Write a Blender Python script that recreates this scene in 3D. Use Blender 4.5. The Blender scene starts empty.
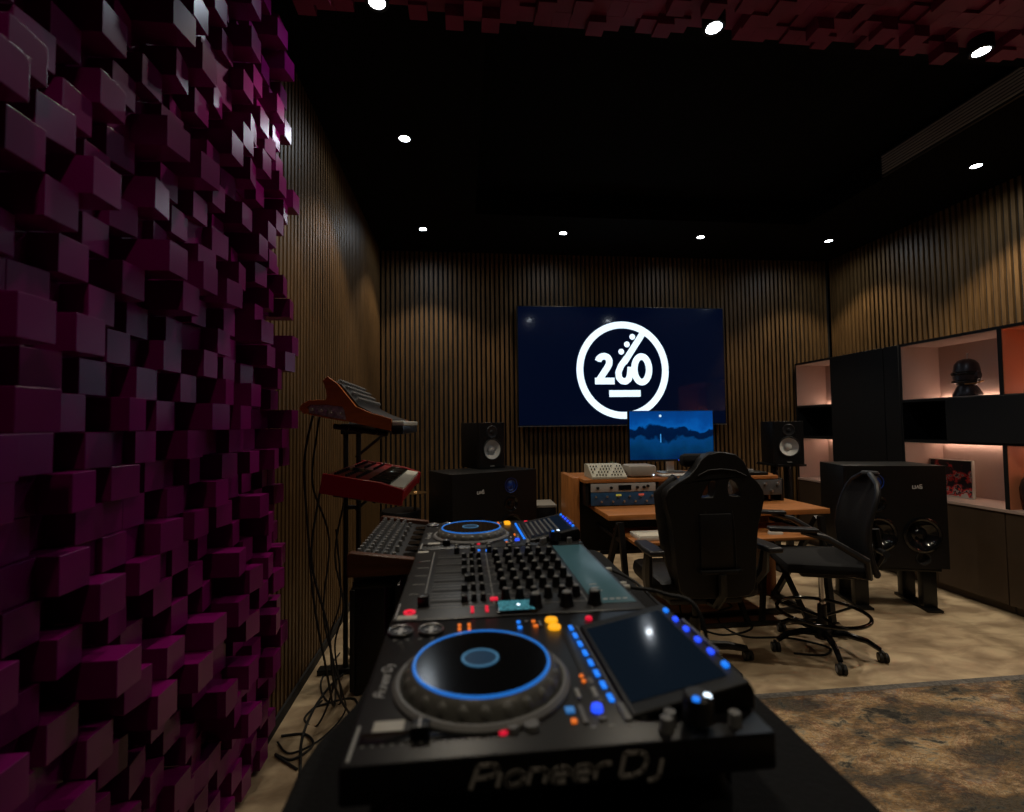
import bpy, bmesh, math, random
from mathutils import Vector, Matrix
from mathutils.geometry import tessellate_polygon
random.seed(7)
PI = math.pi
S = bpy.context.scene
COL = S.collection

# ------------------------------------------------------------------ materials
def nodes_of(name):
    m = bpy.data.materials.new(name); m.use_nodes = True
    nt = m.node_tree
    return m, nt, nt.nodes['Principled BSDF']

def mat(name, col, rough=0.5, metal=0.0, emit=None, estr=0.0, spec=0.5, noise=0.0, nscale=20.0, bump=0.0, coat=0.0, stretch=(1, 1, 1)):
    m, nt, b = nodes_of(name)
    b.inputs['Base Color'].default_value = (*col, 1)
    b.inputs['Roughness'].default_value = rough
    b.inputs['Metallic'].default_value = metal
    b.inputs['Specular IOR Level'].default_value = spec
    b.inputs['Coat Weight'].default_value = coat
    if emit:
        b.inputs['Emission Color'].default_value = (*emit, 1)
        b.inputs['Emission Strength'].default_value = estr
    if noise or bump:
        tc = nt.nodes.new('ShaderNodeTexCoord'); mp = nt.nodes.new('ShaderNodeMapping')
        mp.inputs['Scale'].default_value = stretch
        n = nt.nodes.new('ShaderNodeTexNoise'); n.inputs['Scale'].default_value = nscale; n.inputs['Detail'].default_value = 5
        nt.links.new(tc.outputs['Object'], mp.inputs['Vector']); nt.links.new(mp.outputs['Vector'], n.inputs['Vector'])
        if noise:
            r = nt.nodes.new('ShaderNodeValToRGB')
            r.color_ramp.elements[0].position = .3; r.color_ramp.elements[1].position = .7
            r.color_ramp.elements[0].color = (*[c * (1 - noise) for c in col], 1)
            r.color_ramp.elements[1].color = (*[min(1, c * (1 + noise)) for c in col], 1)
            nt.links.new(n.outputs['Fac'], r.inputs['Fac']); nt.links.new(r.outputs['Color'], b.inputs['Base Color'])
        if bump:
            bp = nt.nodes.new('ShaderNodeBump'); bp.inputs['Strength'].default_value = bump; bp.inputs['Distance'].default_value = .01
            nt.links.new(n.outputs['Fac'], bp.inputs['Height']); nt.links.new(bp.outputs['Normal'], b.inputs['Normal'])
    return m

M = {}
M['slat'] = mat('walnut_slat', (.118, .064, .023), .5, noise=.35, spec=.35, nscale=6, stretch=(9, 9, .7))
M['felt'] = mat('black_felt', (.006, .006, .006), .95)
M['black_wall'] = mat('black_paint', (.006, .006, .007), .8)
M['ceil'] = mat('black_ceiling', (.0006, .0006, .0007), .9, spec=.15)
M['soffit'] = mat('black_soffit', (.0010, .0010, .0011), .85, spec=.15)
M['foam'] = mat('magenta_block', (.19, .0015, .115), .30, spec=.48, noise=.22, nscale=3, bump=.05)
M['foam'].node_tree.nodes['Principled BSDF'].inputs['Specular Tint'].default_value = (.72, .80, 1, 1)  # bluish sheen tint imitates the television's light on the blocks
M['foamc'] = mat('maroon_block', (.20, .014, .072), .45, spec=.5, noise=.3, nscale=3, bump=.05)
M['plastic'] = mat('black_plastic', (.0045, .0045, .005), .42, spec=.35)
M['plastic2'] = mat('charcoal_plastic', (.015, .015, .017), .38, noise=.15, nscale=60)
M['rubber'] = mat('black_rubber', (.01, .01, .01), .7)
M['gloss'] = mat('gloss_black', (.006, .006, .007), .12)
M['deck'] = mat('deck_black_metal', (.007, .007, .008), .36, spec=.4)
M['grey'] = mat('mid_grey', (.20, .20, .20), .45)
M['silver'] = mat('silver', (.5, .5, .5), .3, metal=.9)
M['chrome'] = mat('chrome', (.6, .6, .62), .12, metal=1)
M['darkmetal'] = mat('black_steel', (.02, .02, .02), .35, metal=.6)
M['white'] = mat('off_white', (.62, .60, .54), .5)
M['print'] = mat('white_print', (.6, .6, .6), .5)
M['printdim'] = mat('grey_print', (.38, .38, .36), .5)
M['leather'] = mat('black_leather', (.006, .0055, .0055), .45, spec=.35, bump=.15, nscale=60)
M['fabric'] = mat('black_fabric', (.007, .007, .008), .9, spec=.3, bump=.3, nscale=160)
M['mesh'] = mat('grey_mesh', (.010, .010, .011), .8, spec=.3, bump=.4, nscale=200)
M['wood'] = mat('orange_oak', (.36, .135, .036), .38, noise=.3, nscale=5, stretch=(1, 8, 8))
M['woodside'] = mat('orange_oak_upright', (.36, .135, .036), .42, noise=.3, nscale=5, stretch=(8, 8, 1))
M['synthwood'] = mat('walnut_cheek', (.10, .032, .012), .4, noise=.3, nscale=10, stretch=(1, 1, 8))
M['orangewood'] = mat('orange_cheek', (.46, .125, .022), .36, noise=.2, nscale=10, stretch=(1, 1, 6))
M['red'] = mat('red_lacquer', (.27, .005, .012), .3)
M['taupe'] = mat('taupe_laminate', (.060, .038, .023), .55, noise=.1, nscale=8)
M['blackcab'] = mat('anthracite_laminate', (.010, .0105, .012), .6, spec=.3)
M['niche'] = mat('blush_laminate', (.50, .375, .325), .55)
M['niche2'] = mat('orange_lit_laminate', (.55, .20, .10), .55)  # orange LED light of the end shelf put into its lining colour
M['led'] = mat('led_strip', (1, .8, .7), .5, emit=(1, .68, .52), estr=16)
M['lamp'] = mat('downlight_lens', (1, 1, 1), .5, emit=(.86, .93, 1), estr=40)
M['blueled'] = mat('blue_led', (0, .1, .5), .4, emit=(.01, .22, 1), estr=1.0)
M['blueled2'] = mat('deep_blue_led', (0, .02, .6), .4, emit=(.02, .08, 1), estr=1.3)
M['blueglow'] = mat('jog_ring_light', (.02, .15, .4), .25, emit=(.02, .22, .85), estr=.55)
M['jogdisc'] = mat('jog_display', (.005, .01, .02), .3, emit=(.015, .06, .12), estr=.35)
M['jogrim'] = mat('jog_display_rim', (.05, .12, .2), .3, emit=(.08, .28, .5), estr=.35)
M['amber'] = mat('amber_button', (.6, .25, 0), .4, emit=(1, .42, .01), estr=1.0)
M['orangeled'] = mat('orange_led', (.5, .12, 0), .4, emit=(1, .2, .02), estr=.7)
M['redled'] = mat('red_led', (.5, 0, .02), .4, emit=(1, .01, .05), estr=.6)
M['whiteled'] = mat('white_led', (.8, .8, .8), .4, emit=(.7, .85, 1), estr=2.5)
M['concretewhite'] = mat('cone_white', (.62, .62, .58), .55)
M['cream'] = mat('cream_plastic', (.42, .40, .32), .5)
M['boxgrey'] = mat('warm_grey_plastic', (.30, .27, .23), .5)
M['blueface'] = mat('blue_rack_face', (.02, .07, .16), .4)
M['greyface'] = mat('silver_rack_face', (.34, .33, .32), .4)
M['bronze'] = mat('bronze', (.35, .2, .08), .3, metal=.9)
M['gunmetal'] = mat('gunmetal', (.05, .045, .05), .35, metal=.7)
M['logo'] = mat('logo_light', (.02, .02, .02), .3, emit=(.72, .88, 1), estr=1.25)
M['keyswhite'] = mat('key_white', (.75, .72, .62), .3)
M['screen'] = mat('dark_glass_screen', (.004, .006, .01), .06, emit=(.004, .008, .014), estr=.7)
M['lcd'] = mat('teal_lcd', (.02, .12, .14), .25, emit=(.06, .33, .40), estr=.45)

def m_lcd():
    m, nt, b = nodes_of('teal_lcd_text')
    N = nt.nodes; L = nt.links
    tc = N.new('ShaderNodeTexCoord'); mp = N.new('ShaderNodeMapping'); mp.inputs['Scale'].default_value = (160, 420, 1)
    n = N.new('ShaderNodeTexNoise'); n.inputs['Scale'].default_value = 1; n.inputs['Detail'].default_value = 2
    L.new(tc.outputs['Object'], mp.inputs['Vector']); L.new(mp.outputs['Vector'], n.inputs['Vector'])
    r = N.new('ShaderNodeValToRGB'); r.color_ramp.elements[0].position = .4; r.color_ramp.elements[0].color = (.02, .10, .12, 1)
    r.color_ramp.elements[1].position = .6; r.color_ramp.elements[1].color = (.10, .42, .50, 1)
    L.new(n.outputs['Fac'], r.inputs['Fac']); L.new(r.outputs['Color'], b.inputs['Emission Color']); b.inputs['Emission Strength'].default_value = .55
    b.inputs['Base Color'].default_value = (.01, .03, .03, 1); b.inputs['Roughness'].default_value = .25
    return m
M['lcd'] = m_lcd()
def m_tv():
    m, nt, b = nodes_of('tv_panel')
    b.inputs['Base Color'].default_value = (.003, .004, .008, 1); b.inputs['Roughness'].default_value = .07
    b.inputs['Emission Color'].default_value = (.0006, .0035, .018, 1); b.inputs['Emission Strength'].default_value = .55
    return m
M['tv'] = m_tv()

def m_lake():
    # the night lake picture shown by the computer monitor
    m, nt, b = nodes_of('lake_wallpaper')
    N = nt.nodes; L = nt.links
    tc = N.new('ShaderNodeTexCoord'); sp = N.new('ShaderNodeSeparateXYZ'); L.new(tc.outputs['Object'], sp.inputs[0])
    n = N.new('ShaderNodeTexNoise'); n.inputs['Scale'].default_value = 6; n.inputs['Detail'].default_value = 6
    L.new(tc.outputs['Object'], n.inputs['Vector'])
    ma = N.new('ShaderNodeMath'); ma.operation = 'MULTIPLY_ADD'; ma.inputs[1].default_value = .27; L.new(n.outputs['Fac'], ma.inputs[0]); L.new(sp.outputs['Z'], ma.inputs[2])
    r = N.new('ShaderNodeValToRGB'); cr = r.color_ramp
    mr = N.new('ShaderNodeMapRange'); mr.inputs['From Min'].default_value = -.08; mr.inputs['From Max'].default_value = .36
    L.new(ma.outputs[0], mr.inputs['Value']); L.new(mr.outputs[0], r.inputs['Fac'])
    cr.elements[0].position = 0; cr.elements[0].color = (.0, .022, .10, 1)
    cr.elements[1].position = 1; cr.elements[1].color = (.002, .06, .30, 1)
    for p, c in ((.25, (.001, .05, .16)), (.42, (.002, .07, .26)), (.47, (.0, .012, .06)), (.60, (.0, .016, .075)), (.64, (.003, .15, .62)), (.78, (.002, .09, .42))):
        e = cr.elements.new(p); e.color = (*c, 1)
    L.new(r.outputs['Color'], b.inputs['Emission Color']); b.inputs['Emission Strength'].default_value = .60
    b.inputs['Base Color'].default_value = (.003, .003, .004, 1); b.inputs['Roughness'].default_value = .15
    return m
M['lake'] = m_lake()

def m_floor():
    m, nt, b = nodes_of('beige_floor')
    N = nt.nodes; L = nt.links
    tc = N.new('ShaderNodeTexCoord')
    n1 = N.new('ShaderNodeTexNoise'); n1.inputs['Scale'].default_value = 4.2; n1.inputs['Detail'].default_value = 6; n1.inputs['Distortion'].default_value = .5
    mp = N.new('ShaderNodeMapping'); mp.inputs['Scale'].default_value = (1, 1.8, 1)
    L.new(tc.outputs['Object'], mp.inputs['Vector']); L.new(mp.outputs['Vector'], n1.inputs['Vector'])
    r = N.new('ShaderNodeValToRGB'); cr = r.color_ramp
    cr.elements[0].position = .36; cr.elements[0].color = (.27, .19, .11, 1)
    cr.elements[1].position = .64; cr.elements[1].color = (.58, .45, .28, 1)
    e = cr.elements.new(.5); e.color = (.42, .31, .19, 1)
    L.new(n1.outputs['Fac'], r.inputs['Fac']); L.new(r.outputs['Color'], b.inputs['Base Color'])
    b.inputs['Roughness'].default_value = .62
    n2 = N.new('ShaderNodeTexNoise'); n2.inputs['Scale'].default_value = 30
    L.new(tc.outputs['Object'], n2.inputs['Vector'])
    bp = N.new('ShaderNodeBump'); bp.inputs['Strength'].default_value = .12; bp.inputs['Distance'].default_value = .01
    L.new(n2.outputs['Fac'], bp.inputs['Height']); L.new(bp.outputs['Normal'], b.inputs['Normal'])
    return m
M['floor'] = m_floor()

def m_rug():
    m, nt, b = nodes_of('distressed_rug')
    N = nt.nodes; L = nt.links
    tc = N.new('ShaderNodeTexCoord')
    mp = N.new('ShaderNodeMapping'); mp.inputs['Scale'].default_value = (1, 1.5, 1)
    L.new(tc.outputs['Object'], mp.inputs['Vector'])
    n1 = N.new('ShaderNodeTexNoise'); n1.inputs['Scale'].default_value = 3.8; n1.inputs['Detail'].default_value = 12; n1.inputs['Roughness'].default_value = .74; n1.inputs['Distortion'].default_value = .35
    L.new(mp.outputs['Vector'], n1.inputs['Vector'])
    r = N.new('ShaderNodeValToRGB'); cr = r.color_ramp
    cr.elements[0].position = .34; cr.elements[0].color = (.03, .03, .03, 1)
    cr.elements[1].position = .68; cr.elements[1].color = (.30, .26, .20, 1)
    for p, c in ((.40, (.06, .062, .06)), (.445, (.30, .27, .21)), (.475, (.40, .27, .14)), (.505, (.18, .14, .10)), (.53, (.48, .38, .26)), (.555, (.26, .14, .07)), (.59, (.22, .21, .20)), (.63, (.40, .30, .19))):
        e = cr.elements.new(p); e.color = (*c, 1)
    L.new(n1.outputs['Fac'], r.inputs['Fac'])
    n2 = N.new('ShaderNodeTexNoise'); n2.inputs['Scale'].default_value = 45; n2.inputs['Detail'].default_value = 4
    mp2 = N.new('ShaderNodeMapping'); mp2.inputs['Scale'].default_value = (1, 5, 1)
    L.new(tc.outputs['Object'], mp2.inputs['Vector']); L.new(mp2.outputs['Vector'], n2.inputs['Vector'])
    n3 = N.new('ShaderNodeTexNoise'); n3.inputs['Scale'].default_value = 3.2; n3.inputs['Detail'].default_value = 8; n3.inputs['Roughness'].default_value = .68
    mp3 = N.new('ShaderNodeMapping'); mp3.inputs['Scale'].default_value = (1, 1.9, 1); mp3.inputs['Location'].default_value = (4, 2, 0)
    L.new(tc.outputs['Object'], mp3.inputs['Vector']); L.new(mp3.outputs['Vector'], n3.inputs['Vector'])
    r3 = N.new('ShaderNodeValToRGB'); r3.color_ramp.elements[0].position = .42; r3.color_ramp.elements[0].color = (.26, .27, .29, 1)
    r3.color_ramp.elements[1].position = .58; r3.color_ramp.elements[1].color = (1.25, 1.15, 1.0, 1)
    e = r3.color_ramp.elements.new(.50); e.color = (.62, .52, .42, 1)
    L.new(n3.outputs['Fac'], r3.inputs['Fac'])
    m3 = N.new('ShaderNodeMixRGB'); m3.blend_type = 'MULTIPLY'; m3.inputs['Fac'].default_value = 1
    L.new(r.outputs['Color'], m3.inputs['Color1']); L.new(r3.outputs['Color'], m3.inputs['Color2'])
    mx = N.new('ShaderNodeMixRGB'); mx.blend_type = 'OVERLAY'; mx.inputs['Fac'].default_value = .6
    L.new(m3.outputs['Color'], mx.inputs['Color1']); L.new(n2.outputs['Fac'], mx.inputs['Color2'])
    L.new(mx.outputs['Color'], b.inputs['Base Color']); b.inputs['Roughness'].default_value = .95
    bp = N.new('ShaderNodeBump'); bp.inputs['Strength'].default_value = .5; bp.inputs['Distance'].default_value = .01
    L.new(n2.outputs['Fac'], bp.inputs['Height']); L.new(bp.outputs['Normal'], b.inputs['Normal'])
    return m
M['rug'] = m_rug()

def m_picture():
    m, nt, b = nodes_of('red_black_artwork')
    N = nt.nodes; L = nt.links
    tc = N.new('ShaderNodeTexCoord'); sp = N.new('ShaderNodeSeparateXYZ'); L.new(tc.outputs['Object'], sp.inputs[0])
    n = N.new('ShaderNodeTexNoise'); n.inputs['Scale'].default_value = 14; n.inputs['Detail'].default_value = 3
    L.new(tc.outputs['Object'], n.inputs['Vector'])
    ma = N.new('ShaderNodeMath'); ma.operation = 'MULTIPLY_ADD'; ma.inputs[1].default_value = -.8; L.new(sp.outputs['Z'], ma.inputs[0]); L.new(n.outputs['Fac'], ma.inputs[2])
    r = N.new('ShaderNodeValToRGB'); cr = r.color_ramp; cr.interpolation = 'CONSTANT'
    cr.elements[0].position = 0; cr.elements[0].color = (.014, .010, .016, 1)
    cr.elements[1].position = .56; cr.elements[1].color = (.5, .45, .42, 1)
    for p, c in ((.36, (.10, .01, .02)), (.40, (.55, .03, .03)), (.45, (.35, .30, .28)), (.48, (.03, .02, .03)), (.52, (.6, .05, .04))):
        e = cr.elements.new(p); e.color = (*c, 1)
    L.new(ma.outputs[0], r.inputs['Fac']); L.new(r.outputs['Color'], b.inputs['Base Color']); b.inputs['Roughness'].default_value = .4
    return m
M['picture'] = m_picture()

# ------------------------------------------------------------------ geometry helpers
WM = {}   # object name -> world matrix (built by hand, no depsgraph needed)
def setmat(o, loc, rz, parent=None):
    o.location = loc; o.rotation_euler = (0, 0, rz)
    w = Matrix.Translation(Vector(loc)) @ Matrix.Rotation(rz, 4, 'Z')
    WM[o.name] = (WM[parent.name] @ w) if parent else w

def thing(name, label, cat, loc=(0, 0, 0), rz=0, group=None):
    o = bpy.data.objects.new(name, None); COL.objects.link(o); o.empty_display_size = .05
    setmat(o, loc, rz); o['label'] = label; o['category'] = cat
    if group: o['group'] = group
    return o

class MB:
    def __init__(s, T=None):
        s.bm = bmesh.new(); s.i = 0; s.T = T or Matrix.Identity(4)
    def v(s, p): return s.bm.verts.new(s.T @ Vector(p))
    def f(s, vs):
        try: fa = s.bm.faces.new(vs); fa.material_index = s.i; return fa
        except ValueError: return None
    def box(s, x0, x1, y0, y1, z0, z1, bev=0):
        if bev: return s.rbox(x0, x1, y0, y1, z0, z1, bev)
        a = [s.v((x, y, z)) for z in (z0, z1) for y in (y0, y1) for x in (x0, x1)]
        for q in ((0, 2, 3, 1), (4, 5, 7, 6), (0, 1, 5, 4), (2, 6, 7, 3), (0, 4, 6, 2), (1, 3, 7, 5)): s.f([a[k] for k in q])
        return s
    def rbox(s, x0, x1, y0, y1, z0, z1, b):
        # box with all edges chamfered
        b = min(b, (x1 - x0) / 2.01, (y1 - y0) / 2.01, (z1 - z0) / 2.01)
        t = bmesh.new(); bmesh.ops.create_cube(t, size=1)
        for w in t.verts: w.co = Vector((x0 + (w.co.x + .5) * (x1 - x0), y0 + (w.co.y + .5) * (y1 - y0), z0 + (w.co.z + .5) * (z1 - z0)))
        bmesh.ops.bevel(t, geom=t.edges[:], offset=b, segments=2, profile=.5, affect='EDGES')
        s.merge(t); return s
    def merge(s, t):
        mp = {w: s.v(w.co) for w in t.verts}
        for fa in t.faces: s.f([mp[w] for w in fa.verts])
        t.free()
    def cyl(s, p0, p1, r0, r1=None, n=20, caps=True):
        r1 = r0 if r1 is None else r1
        p0 = Vector(p0); p1 = Vector(p1); d = (p1 - p0).normalized()
        a = d.orthogonal().normalized(); b = d.cross(a)
        R0 = [s.v(p0 + (a * math.cos(2 * PI * k / n) + b * math.sin(2 * PI * k / n)) * r0) for k in range(n)]
        R1 = [s.v(p1 + (a * math.cos(2 * PI * k / n) + b * math.sin(2 * PI * k / n)) * r1) for k in range(n)]
        for k in range(n): s.f([R0[k], R0[(k + 1) % n], R1[(k + 1) % n], R1[k]])
        if caps: s.f(R0[::-1]); s.f(R1)
        return s
    def tube(s, pts, r, n=8, closed=False):
        pts = [Vector(p) for p in pts]; N = len(pts)
        rs = r if isinstance(r, (list, tuple)) else [r] * N
        rings = []; prev = None
        for k in range(N):
            if closed: d = pts[(k + 1) % N] - pts[k - 1]
            else: d = pts[min(k + 1, N - 1)] - pts[max(k - 1, 0)]
            d.normalize()
            a = d.orthogonal().normalized() if prev is None else (prev - d * prev.dot(d)).normalized()
            prev = a; b = d.cross(a)
            rings.append([s.v(pts[k] + (a * math.cos(2 * PI * j / n) + b * math.sin(2 * PI * j / n)) * rs[k]) for j in range(n)])
        for k in range(N if closed else N - 1):
            A, B = rings[k], rings[(k + 1) % N]
            for j in range(n): s.f([A[j], A[(j + 1) % n], B[(j + 1) % n], B[j]])
        if not closed: s.f(rings[0][::-1]); s.f(rings[-1])
        return s
    def lathe(s, prof, c=(0, 0, 0), n=32, axis=(0, 0, 1)):
        c = Vector(c); d = Vector(axis).normalized(); a = d.orthogonal().normalized(); b = d.cross(a)
        rings = []
        for r, h in prof:
            if r < 1e-6: rings.append([s.v(c + d * h)])
            else: rings.append([s.v(c + d * h + (a * math.cos(2 * PI * k / n) + b * math.sin(2 * PI * k / n)) * r) for k in range(n)])
        for A, B in zip(rings, rings[1:]):
            for k in range(n):
                if len(A) == 1 and len(B) > 1: s.f([A[0], B[(k + 1) % n], B[k]])
                elif len(B) == 1 and len(A) > 1: s.f([A[k], A[(k + 1) % n], B[0]])
                elif len(A) > 1: s.f([A[k], A[(k + 1) % n], B[(k + 1) % n], B[k]])
        return s
    def prism(s, poly, t0, t1, plane='xz', holes=()):
        # poly extruded along the third axis: plane xz -> y, xy -> z, yz -> x
        def P(u, w, t): return {'xz': (u, t, w), 'xy': (u, w, t), 'yz': (t, u, w)}[plane]
        loops = [list(poly)] + [list(h) for h in holes]
        tris = tessellate_polygon([[Vector((u, w, 0)) for u, w in l] for l in loops])
        flat = [p for l in loops for p in l]
        A = [s.v(P(u, w, t0)) for u, w in flat]; B = [s.v(P(u, w, t1)) for u, w in flat]
        for t in tris: s.f([A[k] for k in t]); s.f([B[k] for k in reversed(t)])
        o = 0
        for l in loops:
            n = len(l)
            for k in range(n): s.f([A[o + k], A[o + (k + 1) % n], B[o + (k + 1) % n], B[o + k]])
            o += n
        return s
    def stroke(s, pts, w, fn, t=.001, closed=False):
        # flat ribbon of width w along 2-D points; fn maps (u, v, depth) to 3-D
        n = len(pts)
        for k in range(n if closed else n - 1):
            a = Vector(pts[k]); b = Vector(pts[(k + 1) % n]); d = b - a
            if d.length < 1e-9: continue
            d.normalize(); p = Vector((-d.y, d.x)) * w / 2
            q = [a + p, a - p, b - p, b + p]
            lo = [s.v(fn(x.x, x.y, 0)) for x in q]; hi = [s.v(fn(x.x, x.y, t)) for x in q]
            s.f(hi); s.f(lo[::-1])
            for j in range(4): s.f([lo[j], lo[(j + 1) % 4], hi[(j + 1) % 4], hi[j]])
        for k in range(n):
            if not closed and k in (0, n - 1): continue
            c = Vector(pts[k]); m = 12
            hi = [s.v(fn(c.x + math.cos(2 * PI * j / m) * w / 2, c.y + math.sin(2 * PI * j / m) * w / 2, t)) for j in range(m)]
            s.f(hi)
        return s
    def build(s, name, mats, parent=None, bevel=0, smooth=True, local=False, sub=0, recalc=True):
        if not isinstance(mats, (list, tuple)): mats = [mats]
        if recalc: bmesh.ops.recalc_face_normals(s.bm, faces=s.bm.faces[:])
        if parent is not None and not local:
            inv = WM[parent.name].inverted()
            for w in s.bm.verts: w.co = inv @ w.co
        me = bpy.data.meshes.new(name); s.bm.to_mesh(me); s.bm.free()
        for m in mats: me.materials.append(m)
        if smooth:
            for p in me.polygons: p.use_smooth = True
            me.set_sharp_from_angle(angle=math.radians(38))
        o = bpy.data.objects.new(name, me); COL.objects.link(o)
        WM[o.name] = WM[parent.name].copy() if parent is not None else Matrix.Identity(4)
        if parent is not None: o.parent = parent
        if bevel:
            b = o.modifiers.new('bevel', 'BEVEL'); b.width = bevel; b.segments = 3; b.limit_method = 'ANGLE'; b.angle_limit = math.radians(50)
        if sub:
            b = o.modifiers.new('sub', 'SUBSURF'); b.levels = sub; b.render_levels = sub
        return o

def tag(o, label, cat, group=None, kind=None):
    o['label'] = label; o['category'] = cat
    if group: o['group'] = group
    if kind: o['kind'] = kind
    return o
def struct(o, label=None):
    o['kind'] = 'structure'
    if label: o['label'] = label
    return o
def inst(src, parent, loc, rz=0, name=None, mats=None):
    # a further part sharing the source's mesh, at loc in the parent's own axes
    o = bpy.data.objects.new(name or src.name.split('.')[0], src.data); COL.objects.link(o)
    o.parent = parent; o.location = loc; o.rotation_euler = (0, 0, rz)
    WM[o.name] = WM[parent.name] @ Matrix.Translation(Vector(loc)) @ Matrix.Rotation(rz, 4, 'Z')
    return o
def part_mesh(mb, name, mats, parent, loc, rz=0, **k):
    o = mb.build(name, mats, parent, local=True, **k); o.location = loc; o.rotation_euler = (0, 0, rz)
    WM[o.name] = WM[parent.name] @ Matrix.Translation(Vector(loc)) @ Matrix.Rotation(rz, 4, 'Z')
    return o
def dup(o, parent=None):
    c = o.copy(); COL.objects.link(c)
    if parent: c.parent = parent
    for ch in list(o.children): dup(ch, c)
    return c
def smooth_path(pts, n=8):
    pts = [Vector(p) for p in pts]; out = []
    for k in range(len(pts) - 1):
        p0 = pts[max(k - 1, 0)]; p1 = pts[k]; p2 = pts[k + 1]; p3 = pts[min(k + 2, len(pts) - 1)]
        for j in range(n):
            t = j / n
            out.append(.5 * ((2 * p1) + (p2 - p0) * t + (2 * p0 - 5 * p1 + 4 * p2 - p3) * t * t + (3 * p1 - p0 - 3 * p2 + p3) * t ** 3))
    out.append(pts[-1]); return out

# ------------------------------------------------------------------ camera
F, YAW, PITCH, ROLL, CH = 480.0, .102, .039, -.012, 1.35
cy, sy = math.cos(YAW), math.sin(YAW)
fw = Vector((sy * math.cos(PITCH), cy * math.cos(PITCH), math.sin(PITCH)))
r0 = Vector((cy, -sy, 0)); u0 = r0.cross(fw)
rt = r0 * math.cos(ROLL) + u0 * math.sin(ROLL); up = -r0 * math.sin(ROLL) + u0 * math.cos(ROLL)
cam = bpy.data.cameras.new('camera'); co = bpy.data.objects.new('camera', cam); COL.objects.link(co)
mw = Matrix(((rt.x, up.x, -fw.x, 0), (rt.y, up.y, -fw.y, 0), (rt.z, up.z, -fw.z, CH), (0, 0, 0, 1)))
co.matrix_world = mw
cam.sensor_width = 36; cam.lens = F / 1024 * 36; cam.clip_start = .02
cam.dof.use_dof = True; cam.dof.focus_distance = 3.0; cam.dof.aperture_fstop = 2.8
S.camera = co
def proj(p):
    d = Vector(p) - Vector((0, 0, CH)); z = d.dot(fw)
    if z < .05: return None
    return 512 + F * d.dot(rt) / z, 406 - F * d.dot(up) / z, z

# ------------------------------------------------------------------ room
XL, XR, YB, YF, ZC = -.85, 4.23, 5.10, -2.6, 3.20
m = MB(); m.box(XL - .2, XR + .2, YF - .1, YB + .2, -.1, 0); struct(m.build('floor', M['floor'], smooth=False))
# slatted walls: felt backing and slats in one mesh
def slat_wall(name, a, b, fixed, axis, inward, pitch=.05, w=.028, z0=.0, z1=ZC, dep=.022):
    m = MB(); m.i = 1
    lo, hi = min(fixed, fixed + inward * -.12), max(fixed, fixed + inward * -.12)
    if inward > 0: lo, hi = fixed - .14, fixed - dep
    else: lo, hi = fixed + dep, fixed + .14
    if axis == 'x': m.box(a, b, lo, hi, 0, z1)
    else: m.box(lo, hi, a, b, 0, z1)
    m.i = 0
    s0, s1 = (fixed - dep - .001, fixed) if inward > 0 else (fixed, fixed + dep + .001)
    t = a + .011
    while t + w < b:
        if axis == 'x': m.box(t, t + w, s0, s1, z0, z1)
        else: m.box(s0, s1, t, t + w, z0, z1)
        t += pitch
    return struct(m.build(name, [M['slat'], M['felt']], smooth=False))
slat_wall('wall_back', XL, XR, YB, 'x', -1)
slat_wall('wall_left', 2.165, YB, XL, 'y', 1, z0=.012)
slat_wall('wall_right', .5, YB, XR, 'y', -1)
m = MB(); m.box(XL - .14, XL - .031, YF, 2.164, 0, ZC); struct(m.build('wall_left', M['black_wall'], smooth=False))
m = MB(); m.box(XR + .02, XR + .14, YF, .5, 0, ZC); struct(m.build('wall_right', M['black_wall'], smooth=False))
m = MB(); m.box(XL - .14, XR + .14, YF - .1, YF, 0, ZC); struct(m.build('wall_front', M['black_wall'], smooth=False))
# ceiling with a raised tray in the middle
TX0, TX1, TY0, TY1, TZ = .12, 3.22, 2.17, 4.15, 3.42
m = MB()
m.box(XL - .14, TX0, TY0, YB + .1, ZC, TZ + .1); m.box(TX1, XR + .14, TY0, YB + .1, ZC, TZ + .1)
m.box(TX0, TX1, TY1, YB + .1, ZC, TZ + .1); m.box(XL - .14, XR + .14, YF, TY0, ZC, TZ + .1)
m.i = 1; m.box(TX0, TX1, TY0, TY1, TZ, TZ + .1)
struct(m.build('ceiling', [M['soffit'], M['ceil']], smooth=False))
m = MB(); m.box(XL, XL + .012, 2.17, YB, 0, .05); struct(m.build('baseboard_left', M['black_wall'], smooth=False))

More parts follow.
